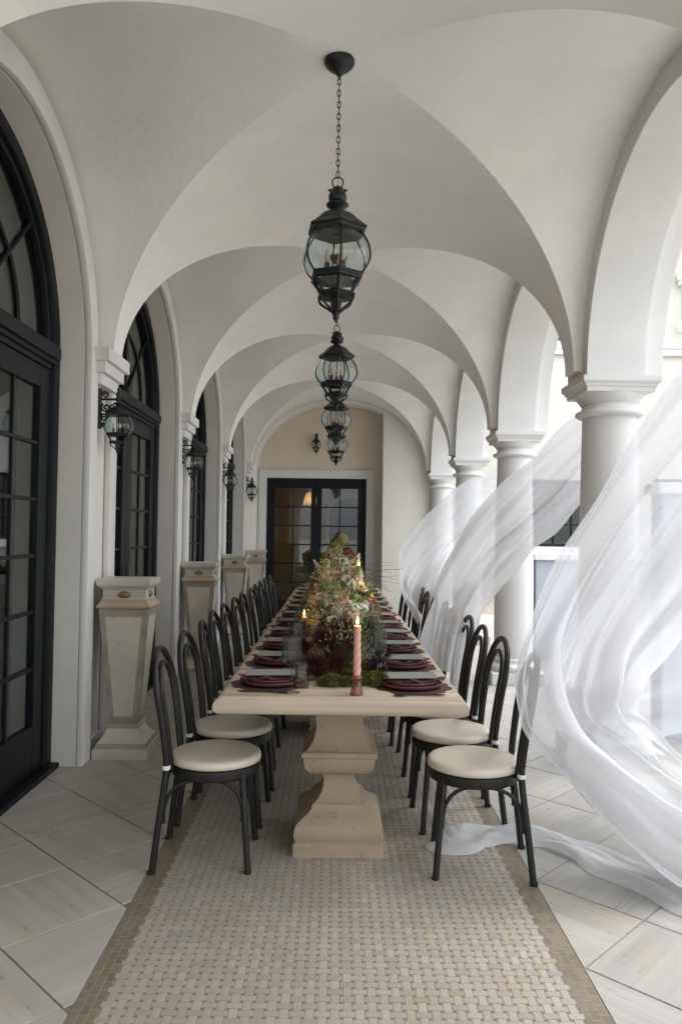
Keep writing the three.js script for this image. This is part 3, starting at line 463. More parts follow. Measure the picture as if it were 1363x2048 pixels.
// ---------- stone pedestals along the left wall ----------
piers.slice(4, 8).forEach((d, i) => {
  const t = thing('stone_pedestal', `tapered marble pedestal by the left wall, ${['nearest the camera', 'second from the camera', 'third from the camera', 'farthest from the camera'][i]}`, 'pedestal', [-1.325, 0, -(d + 0.02)], 0.03, 'marble pedestals along the left wall');
  mesh('base', boxUV(rbx(-0.172, 0.172, 0, 0.066, -0.172, 0.172, 0.004), 1, i * 0.37), M.marblePale, t);
  mesh('base_band', boxUV(stack([[0.160, 0.160, 0.066], [0.152, 0.152, 0.096]])), M.marbleGrey, t);
  mesh('base_slope', boxUV(stack([[0.152, 0.152, 0.096], [0.13, 0.13, 0.118], [0.108, 0.108, 0.15], [0.1, 0.1, 0.178]], 0.4)), M.marblePale, t);
  mesh('foot_moulding', boxUV(stack([[0.1, 0.1, 0.178], [0.103, 0.103, 0.184], [0.103, 0.103, 0.198], [0.094, 0.094, 0.204]], 0.4)), M.marbleTan, t);
  const b0 = 0.09, b1 = 0.152, y0 = 0.204, y1 = 0.93, at = y => b0 + (b1 - b0) * (y - y0) / (y1 - y0);
  mesh('shaft', boxUV(stack([[b0, b0, y0], [b1, b1, y1]]), 1, 0.3 * i), M.marbleGrey, t);
  for (let f = 0; f < 4; f++) { // inlaid panel with a thin tan line around it on each face
    const inlay = (m0, m1, e, mat, nm) => { const ya = y0 + m1, yb = y1 - m1, g = new THREE.BufferGeometry(), wa = at(ya) - m0, wb = at(yb) - m0, za = at(ya) + e, zb = at(yb) + e; g.setAttribute('position', new THREE.Float32BufferAttribute([-wa, ya, za, wa, ya, za, wb, yb, zb, -wa, ya, za, wb, yb, zb, -wb, yb, zb], 3)); g.computeVertexNormals(); const q = boxUV(g, 1, rnd(), rnd()); return mesh(nm, q.rotateY(f * PI / 2), mat, t); };
    inlay(0.03, 0.042, 0.0012, M.marbleTan, 'inlay_line'); inlay(0.0375, 0.05, 0.0024, M.marble, 'inlay_panel');
  }
  mesh('neck_moulding', boxUV(stack([[0.152, 0.152, 0.93], [0.163, 0.163, 0.937], [0.166, 0.166, 0.946], [0.163, 0.163, 0.955], [0.152, 0.152, 0.966], [0.143, 0.143, 0.982], [0.138, 0.138, 0.992]], 0.4)), M.marbleTan, t);
  const fl = []; for (let k = 0; k <= 20; k++) { const q = 0.131 + 0.004 * (k % 4 < 2 ? 1 : 0); fl.push([q, q, 0.992 + 0.056 * k / 20]); }
  const fr = mesh('fluted_frieze', boxUV(stack(fl, 0.3)), M.marblePale, t);
  for (let f = 0; f < 4; f++) mesh('bronze_boss', new THREE.SphereGeometry(1, 20, 12).scale(0.042, 0.022, 0.014).translate(0, 1.02, 0.134).rotateY(f * PI / 2), M.bronze, fr);
  mesh('top', boxUV(stack([[0.136, 0.136, 1.048], [0.14, 0.14, 1.056], [0.146, 0.146, 1.064], [0.156, 0.156, 1.07], [0.163, 0.163, 1.08], [0.166, 0.166, 1.09], [0.166, 0.166, 1.115], [0.163, 0.163, 1.118]], 0.4)), M.marblePale, t);
});

// ---------- tables ----------
const TY = 0.765, TX = 0.03;
[[3.125, 6.28], [6.286, 9.43]].forEach(([a, b], i) => {
  const L = (b - a) / 2, t = thing('stone_table', i ? 'far half of the long beige stone table set for dinner' : 'near half of the long beige stone table set for dinner', 'table', [TX, 0, -(a + b) / 2], 0, 'stone tables end to end'), W = 0.512;
  const pr = [[-0.045, 0.69], [-0.02, 0.692], [-0.008, 0.698], [0, 0.71], [0.003, 0.725], [0, 0.738], [-0.008, 0.748], [-0.016, 0.7525], [-0.02, 0.7535], [-0.022, 0.757], [-0.024, 0.762], [-0.03, TY]].map(([o, y]) => [W + o, L + o, y]);
  mesh('table_top', boxUV(stack(pr, 0.5), 1, i * 0.4), M.table, t);
  const P = [[440, 0], [440, .052], [436, .056], [416, .06], [414, .066], [424, .070], [432, .085], [434, .1], [428, .118], [415, .132], [388, .145], [345, .158], [300, .17], [272, .185], [265, .198], [262, .204], [240, .208], [200, .225], [172, .248], [156, .275], [150, .3], [156, .318], [172, .332], [176, .338], [250, .339], [296, .35], [326, .366], [344, .385], [350, .41], [352, .418], [371, .426], [372, .436], [362, .445], [330, .45], [290, .466], [258, .49], [240, .52], [233, .55], [236, .58], [246, .612], [264, .645], [294, .672], [330, .691]];
  for (const d of i ? [6.72, 8.77] : [3.665, 5.715]) mesh('pedestal', boxUV(stack(P.map(([w, y]) => [w / 2200, w / 2200 + 0.02, y]), 0.35), 1, rnd()), M.pedestal, t).position.z = (a + b) / 2 - d;
});

// ---------- bentwood chairs: seat centre at the origin, facing +x ----------
function makeChair() {
  const t = thing('bentwood_chair', '', 'chair', [0, 0, 0], 0, 'bentwood chairs around the table');
  mesh('seat', lathe([[0, 0.462], [0.12, 0.462], [0.172, 0.461], [0.188, 0.4575], [0.196, 0.45], [0.1985, 0.44], [0.197, 0.426], [0.18, 0.42], [0, 0.42]], 48), M.seat, t);
  mesh('seat_ring', lathe([[0.17, 0.42], [0.19, 0.42], [0.194, 0.414], [0.194, 0.382], [0.19, 0.376], [0.17, 0.376], [0.17, 0.42]], 48), M.chair, t);
  // rear legs run on up into the outer hoop
  const side = s => [[-0.235, 0.0, 0.188 * s], [-0.212, 0.2, 0.178 * s], [-0.188, 0.4, 0.164 * s], [-0.186, 0.46, 0.162 * s]];
  for (const s of [-1, 1]) { const l = mesh('leg', tube(side(s), 0.0145, 20, 10), M.chair, t); mesh('foot', lathe([[0, 0], [0.017, 0], [0.018, 0.01], [0.016, 0.013]], 14).translate(-0.235, 0, 0.188 * s), M.wick, l); }
  const hoop = (w, w1, top, x0, y0, x1) => { const r = w1, ys = top - r, lean = y => x0 + (x1 - x0) * ((y - y0) / (top - y0)) * (0.55 + 0.45 * (y - y0) / (top - y0)), p = []; for (let i = 0; i <= 7; i++) { const k = i / 8, y = y0 + (ys - y0) * k; p.push([lean(y), y, w + (w1 - w) * Math.pow(k, 0.8)]); } for (let i = 0; i <= 14; i++) { const a = PI * i / 14, y = ys + r * sin(a); p.push([lean(y), y, w1 * cos(a)]); } for (let i = 7; i >= 0; i--) { const k = i / 8, y = y0 + (ys - y0) * k; p.push([lean(y), y, -(w + (w1 - w) * Math.pow(k, 0.8))]); } return p; };
  mesh('outer_hoop', tube(hoop(0.162, 0.186, 0.905, -0.186, 0.455, -0.262), 0.0145, 60, 10), M.chair, t);
  mesh('inner_hoop', tube(hoop(0.1, 0.118, 0.845, -0.176, 0.405, -0.243), 0.0115, 50, 8), M.chair, t);
  for (const s of [-1, 1]) { const l = mesh('leg', tube([[0.128, 0.4, 0.128 * s], [0.146, 0.2, 0.158 * s], [0.163, 0.0, 0.182 * s]], 0.0138, 16, 10), M.chair, t); mesh('foot', lathe([[0, 0], [0.0155, 0], [0.016, 0.01], [0.0135, 0.013]], 14).translate(0.163, 0, 0.182 * s), M.wick, l); }
  const brace = (p, q) => { const m = [(p[0] + q[0]) / 2, (p[2] + q[2]) / 2], c = []; for (let i = 0; i <= 14; i++) { const a = PI * i / 14, k = 0.5 - 0.5 * Math.sign(cos(a)) * Math.pow(Math.abs(cos(a)), 0.8); c.push([p[0] + (q[0] - p[0]) * k, 0.2 + 0.178 * Math.pow(sin(a), 0.7), p[2] + (q[2] - p[2]) * k]); } return tube(c, 0.0085, 30, 8); };
  for (const s of [-1, 1]) mesh('brace', brace([0.135, 0, 0.146 * s], [-0.196, 0, 0.165 * s]), M.chair, t);
  mesh('brace', brace([0.135, 0, 0.146], [0.135, 0, -0.146]), M.chair, t); mesh('brace', brace([-0.196, 0, 0.165], [-0.196, 0, -0.165]), M.chair, t);
  for (const s of [-1, 1]) mesh('tie', lathe([[0.0155, -0.009], [0.0175, -0.007], [0.0175, 0.007], [0.0155, 0.009]], 16).rotateX(s * 0.05).translate(-0.187, 0.432, 0.163 * s), M.tie, t);
  return t;
}
const ordinal = ['nearest the camera', 'second from the near end', 'third from the near end', 'fourth from the near end', 'fifth from the near end', 'sixth from the near end', 'seventh from the near end', 'eighth from the near end', 'ninth from the near end', 'tenth from the near end', 'second to last', 'last at the far end'];
const leftD = i => 3.46 + 0.515 * i, rightD = i => 3.41 + 0.505 * i;
{
  const c = makeChair(); let first = true;
  const put = (x, d, turn, label) => { if (first) { c.position.set(x, 0, -d); c.rotation.y = turn; c.userData.label = label; first = false; } else dup(c, [x, 0, -d], turn, label); };
  for (let i = 0; i < 12; i++) put(-0.515 + (i ? rr(-0.02, 0.015) : 0), leftD(i), i ? rr(-0.08, 0.08) : 0.02, `dark bentwood chair on the left side of the table, ${ordinal[i]}`);
  for (let i = 0; i < 12; i++) put((i ? 0.575 : 0.612) + (i ? rr(-0.02, 0.02) : 0), rightD(i), PI + (i ? rr(-0.08, 0.08) : -0.1), `dark bentwood chair on the right side of the table, ${ordinal[i]}`);
}
// ---------- place settings ----------
{
  const scal = []; for (let i = 0; i < 96; i++) { const a = i / 96 * 2 * PI, r = 0.152 + 0.017 * Math.abs(sin(a * 5)); scal.push(new THREE.Vector2(r * cos(a), r * sin(a))); }
  const matG = new THREE.ExtrudeGeometry(new THREE.Shape(scal), { depth: 0.003, bevelEnabled: false }).rotateX(-PI / 2);
  const dinner = lathe([[0, 0], [0.085, 0], [0.092, 0.002], [0.127, 0.006], [0.134, 0.012], [0.135, 0.022], [0.1315, 0.022], [0.128, 0.012], [0.09, 0.008], [0, 0.008]], 56);
  const salad = lathe([[0, 0], [0.065, 0], [0.07, 0.002], [0.104, 0.006], [0.11, 0.012], [0.111, 0.021], [0.1075, 0.021], [0.104, 0.011], [0.07, 0.007], [0, 0.007]], 56);
  const nap = () => { const pos = [], n = 18, m = 7, f = rr(0, 9), P = (i, j) => { const u = i / n * 2 - 1, v = j / m * 2 - 1; return [u * 0.125 * (1 + 0.1 * sin(f + v * 3)), 0.012 + 0.006 * sin(f + u * 7 + v * 2) + 0.004 * cos(u * 13 + f) + 0.006 * (1 - v * v), v * 0.052 * (1 + 0.2 * sin(f + u * 4))]; }; for (let i = 0; i < n; i++) for (let j = 0; j < m; j++) pos.push(...P(i, j), ...P(i, j + 1), ...P(i + 1, j + 1), ...P(i, j), ...P(i + 1, j + 1), ...P(i + 1, j)); const g = new THREE.BufferGeometry(); g.setAttribute('position', new THREE.Float32BufferAttribute(pos, 3)); return boxUV(toCreasedNormals(g, 1.2)); };
  const naps = [nap(), nap(), nap()]; M.napkin.side = THREE.DoubleSide;
  const cardG = new RoundedBoxGeometry(0.21, 0.0025, 0.092, 1, 0.001);
  const knife = join([rbx(-0.105, -0.01, 0, 0.004, -0.005, 0.005, 0.002), rbx(-0.012, 0.105, 0.0005, 0.0025, -0.0085, 0.007, 0.001)]);
  const spoon = join([rbx(-0.1, 0.045, 0.0005, 0.0035, -0.0035, 0.0035, 0.0015), lathe([[0, 0], [0.012, 0.0005], [0.019, 0.004], [0.0205, 0.0075], [0.0185, 0.0075], [0.012, 0.003], [0, 0.002]], 20).scale(1.35, 1, 1).translate(0.068, 0, 0)]);
  const fork = join([rbx(-0.1, 0.03, 0.0005, 0.0035, -0.0035, 0.0035, 0.0015), rbx(0.028, 0.05, 0.001, 0.0035, -0.011, 0.011, 0.001), ...[-1, 0, 1].map(k => rbx(0.048, 0.098, 0.0015, 0.0035, k * 0.0085 - 0.002, k * 0.0085 + 0.002, 0.0008))]);
  const wine = lathe(smoothProfile([[0.0385, 0.232], [0.0395, 0.2], [0.0405, 0.165], [0.039, 0.135], [0.03, 0.124], [0.012, 0.112], [0.0045, 0.1], [0.0036, 0.06], [0.0042, 0.012], [0.012, 0.006], [0.036, 0.003], [0.037, 0.0]], 60), 100);
  { const p = wine.attributes.position; for (let i = 0; i < p.count; i++) { const x = p.getX(i), y = p.getY(i), z = p.getZ(i); if (y > 0.115 && y < 0.231) { const k = 1 + 0.03 * cos(20 * Math.atan2(z, x)); p.setX(i, x * k); p.setZ(i, z * k); } } wine.computeVertexNormals(); }
  const tumbler = lathe([[0.034, 0.105], [0.033, 0.05], [0.0315, 0.004], [0.03, 0.0], [0, 0.0], [0, 0.006], [0.0285, 0.008], [0.0315, 0.05], [0.033, 0.105]], 36);
  for (const s of [-1, 1]) for (let i = 0; i < 12; i++) {
    const d = (s < 0 ? 3.405 + 0.515 * i : 3.375 + 0.51 * i) + (i ? rr(-0.012, 0.012) : 0), x = TX + s * 0.312, where = `${s < 0 ? 'left' : 'right'} side of the table, ${ordinal[i]}`, y = TY, f = s > 0 ? 0 : PI;
    one('place_mat', matG, M.mat, `scalloped burgundy place mat on the ${where}`, 'place mat', 'scalloped place mats', [x, y + 0.0005, -d], rr(0, 0.2));
    one('dinner_plate', dinner, M.burgundy, `burgundy dinner plate on the ${where}`, 'plate', 'burgundy dinner plates', [x - s * 0.01, y + 0.0037, -d]);
    one('salad_plate', salad, M.burgundy, `small burgundy plate stacked on the ${where}`, 'plate', 'burgundy salad plates', [x - s * 0.01, y + 0.0122, -d]);
    one('napkin', naps[i % 3], M.napkin, `folded red napkin on the ${where}`, 'napkin', 'wine red napkins', [x + s * 0.005, y + 0.0225, -d], rr(-0.1, 0.1));
    const c = one('menu_card', cardG, M.card, `grey menu card on the ${where}`, 'menu card', 'menu cards', [x - s * 0.005, y + 0.051, -d], rr(-0.08, 0.08)); c.rotation.x = 0.1;
    one('knife', knife, M.cutlery, `black knife on the ${where}`, 'knife', 'black knives', [x + s * 0.01, y + 0.0042, -(d - 0.178)], f + PI + rr(-0.05, 0.05));
    one('spoon', spoon, M.cutlery, `black spoon on the ${where}`, 'spoon', 'black spoons', [x + s * 0.0, y + 0.0042, -(d - 0.196)], f + PI + rr(-0.05, 0.2));
    one('fork', fork, M.cutlery, `black fork on the ${where}`, 'fork', 'black forks', [x + s * 0.01, y + 0.0042, -(d + 0.178)], f + PI + rr(-0.06, 0.06));
    one('wine_glass', wine, M.smoke, `smoked stem glass on the ${where}`, 'glass', 'smoked wine glasses', [TX + s * (s < 0 ? 0.205 : 0.165) + (i ? rr(-0.008, 0.008) : 0), y + 0.0006, -(s < 0 && !i ? 3.22 : d - 0.165 + (s > 0 ? 0.3 : 0))]);
    one('tumbler', tumbler, M.clearGlass, `low smoked tumbler on the ${where}`, 'glass', 'smoked tumblers', [TX + s * 0.165, y + 0.0006, -(d - 0.075 + (s > 0 ? 0.28 : 0))]);
  }
}
// ---------- sheer drapes blown in from the courtyard ----------
const sheer = (o, c = 0.8) => phys([c, c * 1.005, c * 1.022], 0.85, { transmission: 0.5, thickness: 0, ior: 1.1, specularIntensity: 0.05, transparent: true, opacity: o, side: THREE.DoubleSide });
const clothA = tileNoise(401, 32, 32), clothB = tileNoise(733, 32, 32);
function drape(stations, { folds = 6, amp = 0.05, ph = 0, ns = 110, nt = 84, overlap = 0.06, bow = 0.1, fray = 0.02 }) {
  const Lc = new THREE.CatmullRomCurve3(stations.map(s => V(...s[0])), false, 'centripetal'), Rc = new THREE.CatmullRomCurve3(stations.map(s => V(...s[1])), false, 'centripetal');
  const pos = [], idx = [], N = stations.length - 1;
  for (let i = 0; i <= ns; i++) {
    const s = i / ns, q = s, L = Lc.getPoint(q), R = Rc.getPoint(q), T = Lc.getTangent(q).add(Rc.getTangent(q)).normalize(), across = R.clone().sub(L), w = across.length(), n = across.clone().normalize().cross(T).normalize();
    for (let j = 0; j <= nt; j++) {
      const t0 = j / nt, f = folds * 2 * PI;
      const edge = Math.min(1, 5 * t0 + 0.3, 5 * (1 - t0) + 0.3), wv = t0 + 0.1 * sin(s * 3.7 + ph) * t0 * (1 - t0) * 4 + 0.09 * (nA[1](t0 * 0.4 + ph, s * 0.35) - 0.5);
      const n1 = clothA(wv * folds / 32 + ph * 0.13, s * 2.2 / 32 + ph * 0.31), n2 = clothB(wv * folds * 2.7 / 32 + ph * 0.37, s * 3 / 32 + ph * 0.11), n3 = clothA(wv * folds * 6 / 32 + ph * 0.7, s * 3.4 / 32 + 0.5), env = edge * (0.5 + clothB(t0 * 2 / 32 + ph * 0.2, s * 4 / 32));
      const t = t0 + overlap * (clothB(wv * folds * 1.3 / 32 + ph * 0.9, s * 2.4 / 32 + 0.3) - 0.5) * edge, d = amp * env * 2.2 * ((n1 - 0.5) * 1.3 + 0.3 * (n2 - 0.5) + 0.04 * (n3 - 0.5)) + bow * w * sin(PI * t0);
      const e = fray * (sin(s * 23 + ph) + 0.6 * sin(s * 41 + ph * 3)) * (t0 < 0.5 ? Math.max(0, 1 - t0 * 8) * -1 : Math.max(0, 1 - (1 - t0) * 8));
      const p = L.clone().addScaledVector(across, t + e).addScaledVector(n, d); p.y = Math.max(p.y, 0.006 + 0.004 * sin(j * 1.3 + i));
      pos.push(p.x, p.y, p.z);
    }
  }
  for (let i = 0; i < ns; i++) for (let j = 0; j < nt; j++) { const a = i * (nt + 1) + j, b = a + nt + 1; idx.push(a, b, b + 1, a, b + 1, a + 1); }
  const g = new THREE.BufferGeometry(); g.setAttribute('position', new THREE.Float32BufferAttribute(pos, 3)); g.setIndex(idx); g.computeVertexNormals(); return g;
}
const drapeA = [[[2.416,2.578,-9.3],[2.258,1.49,-9.0]],[[1.931,2.272,-9.0],[1.869,1.257,-8.8]],[[1.447,1.995,-8.7],[1.596,1.045,-8.4]],[[1.034,1.696,-8.3],[1.34,0.907,-8.0]],[[0.748,1.389,-7.9],[1.152,0.809,-7.6]],[[0.621,1.124,-7.5],[1.0,0.748,-7.2]],[[0.622,0.901,-7.25],[0.95,0.655,-7.0]],[[0.698,0.708,-7.1],[0.968,0.546,-6.8]],[[0.763,0.517,-7.0],[0.984,0.404,-6.6]]];
const drapeB = [[[2.354,2.902,-5.9],[2.298,1.965,-5.75]],[[1.933,2.448,-5.9],[1.89,1.751,-5.7]],[[1.633,2.18,-5.85],[1.587,1.452,-5.6]],[[1.335,1.909,-5.7],[1.322,1.239,-5.4]],[[1.041,1.64,-5.5],[1.106,1.06,-5.2]],[[0.818,1.355,-5.35],[0.972,0.923,-5.05]],[[0.684,1.05,-5.25],[0.871,0.796,-4.9]],[[0.626,0.786,-5.2],[0.817,0.646,-4.85]],[[0.603,0.561,-5.15],[0.804,0.414,-4.85]]];
const drapeC = [[[2.359,2.913,-4.4],[2.613,1.635,-4.0]],[[1.921,2.36,-4.3],[2.192,1.397,-3.9]],[[1.572,1.922,-4.15],[1.914,1.146,-3.85]],[[1.267,1.524,-3.95],[1.695,0.958,-3.75]],[[0.975,1.165,-3.6],[1.445,0.822,-3.55]],[[0.766,0.947,-3.2],[1.351,0.749,-3.4]],[[0.74,0.799,-3.12],[1.299,0.684,-3.35]],[[0.768,0.675,-3.1],[1.301,0.653,-3.3]],[[0.88,0.522,-3.12],[1.386,0.591,-3.3]],[[1.025,0.362,-3.1],[1.493,0.487,-3.3]],[[1.187,0.205,-3.08],[1.706,0.364,-3.3]],[[1.358,0.088,-3.0],[1.86,0.277,-3.2]],[[1.499,0.061,-2.9],[1.961,0.216,-3.1]]];
const drapeD = [[[2.466,1.867,-4.6],[2.595,0.75,-3.9]],[[2.055,1.62,-4.55],[2.242,0.546,-3.9]],[[1.756,1.352,-4.5],[1.94,0.467,-3.9]],[[1.505,1.096,-4.4],[1.714,0.439,-3.9]],[[1.275,0.866,-4.2],[1.519,0.425,-3.85]],[[1.113,0.687,-4.0],[1.377,0.389,-3.8]],[[1.073,0.556,-3.9],[1.323,0.33,-3.75]],[[1.122,0.445,-3.85],[1.328,0.306,-3.6]],[[1.279,0.315,-3.8],[1.451,0.241,-3.4]],[[1.504,0.189,-3.75],[1.613,0.172,-3.2]]];
const drapeT = [[1.547,-2.955],[1.437,-3.045],[1.334,-3.172],[1.235,-3.344],[1.132,-3.488],[1.012,-3.62],[0.889,-3.688],[0.775,-3.709],[0.675,-3.682],[0.598,-3.643],[0.554,-3.69]];

const candleSpots = [[-0.167,4.25,0.99],[-0.11,5.2,1.027],[0.188,5.0,1.03],[0.278,5.9,0.959],[-0.076,6.3,1.197],[-0.095,6.9,1.108],[-0.059,6.0,1.081],[-0.051,7.5,1.139],[0.202,6.6,1.169],[0.223,7.6,1.1],[0.197,7.0,1.031]];
{
  const group = 'sheer white drapes blowing through the arcade';
  one('sheer_drape', drape(drapeA, { folds: 4, amp: 0.12, ph: 1.2, bow: 0.2, overlap: 0.14, nt: 120 }), sheer(0.8, 0.75), 'sheer white drape curling furthest left, blown over the far right chairs', 'drape', group);
  one('sheer_drape', drape(drapeB, { folds: 5, amp: 0.11, ph: 3.4, bow: 0.12, overlap: 0.14, nt: 130 }), sheer(0.86, 0.75), 'sheer white drape sweeping down from behind the nearest column to the middle right chairs', 'drape', group);
  one('sheer_drape', drape(drapeC, { folds: 8, amp: 0.11, ph: 0.4, bow: 0.05, ns: 180, nt: 150, overlap: 0.13 }), sheer(0.78, 0.75), 'largest sheer white drape, folded over the nearest right chair down to the floor', 'drape', group);
  one('sheer_drape', drape(drapeD, { folds: 5, amp: 0.09, ph: 5.1, bow: -0.06, overlap: 0.12 }), sheer(0.7, 0.75), 'thin see-through white veil hanging in front of the nearest column', 'drape', group);
  // its end lies along the floor
  const c = new THREE.CatmullRomCurve3(drapeT.map(([x, z]) => V(x, 0, z)), false, 'centripetal'), pos = [], idx = [], ns = 120, nt = 64;
  for (let i = 0; i <= ns; i++) {
    const s = i / ns, p = c.getPoint(s), T = c.getTangent(s), n = V(-T.z, 0, T.x), w = 0.11 + 0.03 * sin(s * 9) + 0.015 * sin(s * 23) + (s > 0.8 ? (s - 0.8) * 0.1 : 0), hgt = (0.05 + 0.018 * sin(s * 13 + 1)) * (s > 0.9 ? 1 - (s - 0.9) * 5 : 1);
    for (let j = 0; j <= nt; j++) { const t = j / nt * 2 - 1, f = (clothA(t * 3 / 32 + 0.4, s * 5 / 32) - 0.5) * 0.05 + (clothB(t * 8 / 32 + 0.2, s * 9 / 32) - 0.5) * 0.024; const o = w * t * (1 + 0.1 * sin(s * 31 + t * 2) + 0.3 * (clothB(s * 14 / 32, t * 2 / 32 + 0.6) - 0.5)), y = 0.006 + Math.max(0, hgt * Math.pow(Math.max(0, 1 - t * t), 0.8) * (0.7 + 0.3 * sin(t * 5 + s * 14)) + f * (1 - t * t)); pos.push(p.x + n.x * o + T.x * 0.02 * sin(t * 9 + s * 4), y, p.z + n.z * o); }
  }
  for (let i = 0; i < ns; i++) for (let j = 0; j < nt; j++) { const a = i * (nt + 1) + j, b = a + nt + 1; idx.push(a, b, b + 1, a, b + 1, a + 1); }
  const g = new THREE.BufferGeometry(); g.setAttribute('position', new THREE.Float32BufferAttribute(pos, 3)); g.setIndex(idx); g.computeVertexNormals();
  one('sheer_drape', g, sheer(0.86, 0.82), 'gathered end of sheer white cloth trailing across the floor under the nearest right chair', 'drape', group);
}
// ---------- candles ----------
{
  const flameMat = std([1, 0.8, 0.5], 0.5, { emissive: new THREE.Color(1, 0.66, 0.28), emissiveIntensity: 1.8 });
  const flame = lathe(smoothProfile([[0.0002, -0.004], [0.004, 0.0], [0.0056, 0.006], [0.0048, 0.014], [0.0024, 0.023], [0.0002, 0.032]], 18), 16);
  const twist = h => { const pos = [], idx = [], n = 72, m = 40; for (let i = 0; i <= n; i++) for (let j = 0; j <= m; j++) { const a = j / m * 2 * PI, y = i / n * h, r = (0.0155 - 0.002 * i / n) * (1 + 0.075 * cos(4 * (a + y * 46))); pos.push(r * cos(a), y, r * sin(a)); } for (let i = 0; i < n; i++) for (let j = 0; j < m; j++) { const a = i * (m + 1) + j, b = a + m + 1; idx.push(a, b, b + 1, a, b + 1, a + 1); } const g = new THREE.BufferGeometry(); g.setAttribute('position', new THREE.Float32BufferAttribute(pos, 3)); g.setIndex(idx); g.computeVertexNormals(); return join([g, lathe([[0.0135, h], [0.009, h - 0.002], [0.002, h - 0.003], [0, h - 0.003]], 20)]); };
  const holder = lathe(smoothProfile([[0.0001, 0.001], [0.027, 0.001], [0.027, 0.004], [0.0235, 0.022], [0.017, 0.048], [0.0145, 0.054], [0.022, 0.057], [0.0225, 0.061], [0.0155, 0.064], [0.0155, 0.067], [0.0215, 0.069], [0.022, 0.073], [0.018, 0.076], [0.018, 0.082]], 60), 36);
  const waxes = [[0.58, 0.3, 0.235], [0.56, 0.275, 0.215], [0.68, 0.38, 0.31], [0.74, 0.63, 0.54]].map(c => phys(c, 0.5, {}));
  const names = ['twisted coral candle standing alone at the near end of the table', 'twisted coral candle left of the flowers, nearest on that side', 'second coral candle left of the flowers', 'coral candle right of the flowers, second from the near end', 'coral candle right of the flowers beside the glasses', 'tall pale candle among the flowers, uppermost flame at left', 'candle low at left among the far flowers', 'pale candle in the middle of the left far cluster', 'farthest candle at left behind the flowers', 'tallest candle at right of the far flowers', 'farthest candle at right behind the flowers', 'lowest candle at right of the far flowers'];
  [[0.094, 3.196, 1.071], ...candleSpots].forEach(([x, d, fy], i) => {
    const t = thing('taper_candle', names[i], 'candle', [x, TY, -d], rr(0, 6), 'lit candles along the table'), h = fy - 0.022 - TY - 0.07;
    mesh('glass_holder', holder, M.amberGlass, t); mesh('wax', twist(h).translate(0, 0.068, 0), waxes[i < 5 ? i % 2 : i === 5 || i === 7 ? 3 : 2], t);
    mesh('wick', new THREE.CylinderGeometry(0.0009, 0.0009, 0.013, 6).translate(0, 0.068 + h + 0.003, 0), M.wick, t); mesh('flame', flame.clone().translate(0, 0.068 + h + 0.01, 0), flameMat, t);
    const pl = new THREE.PointLight(new THREE.Color(1, 0.55, 0.2), 0.02); pl.position.set(x, TY + 0.068 + h + 0.024, -d); pl.shadow.radius = 0.3; pl.castShadow = true; pl.name = 'candle_light'; scene.add(pl);
  });
}
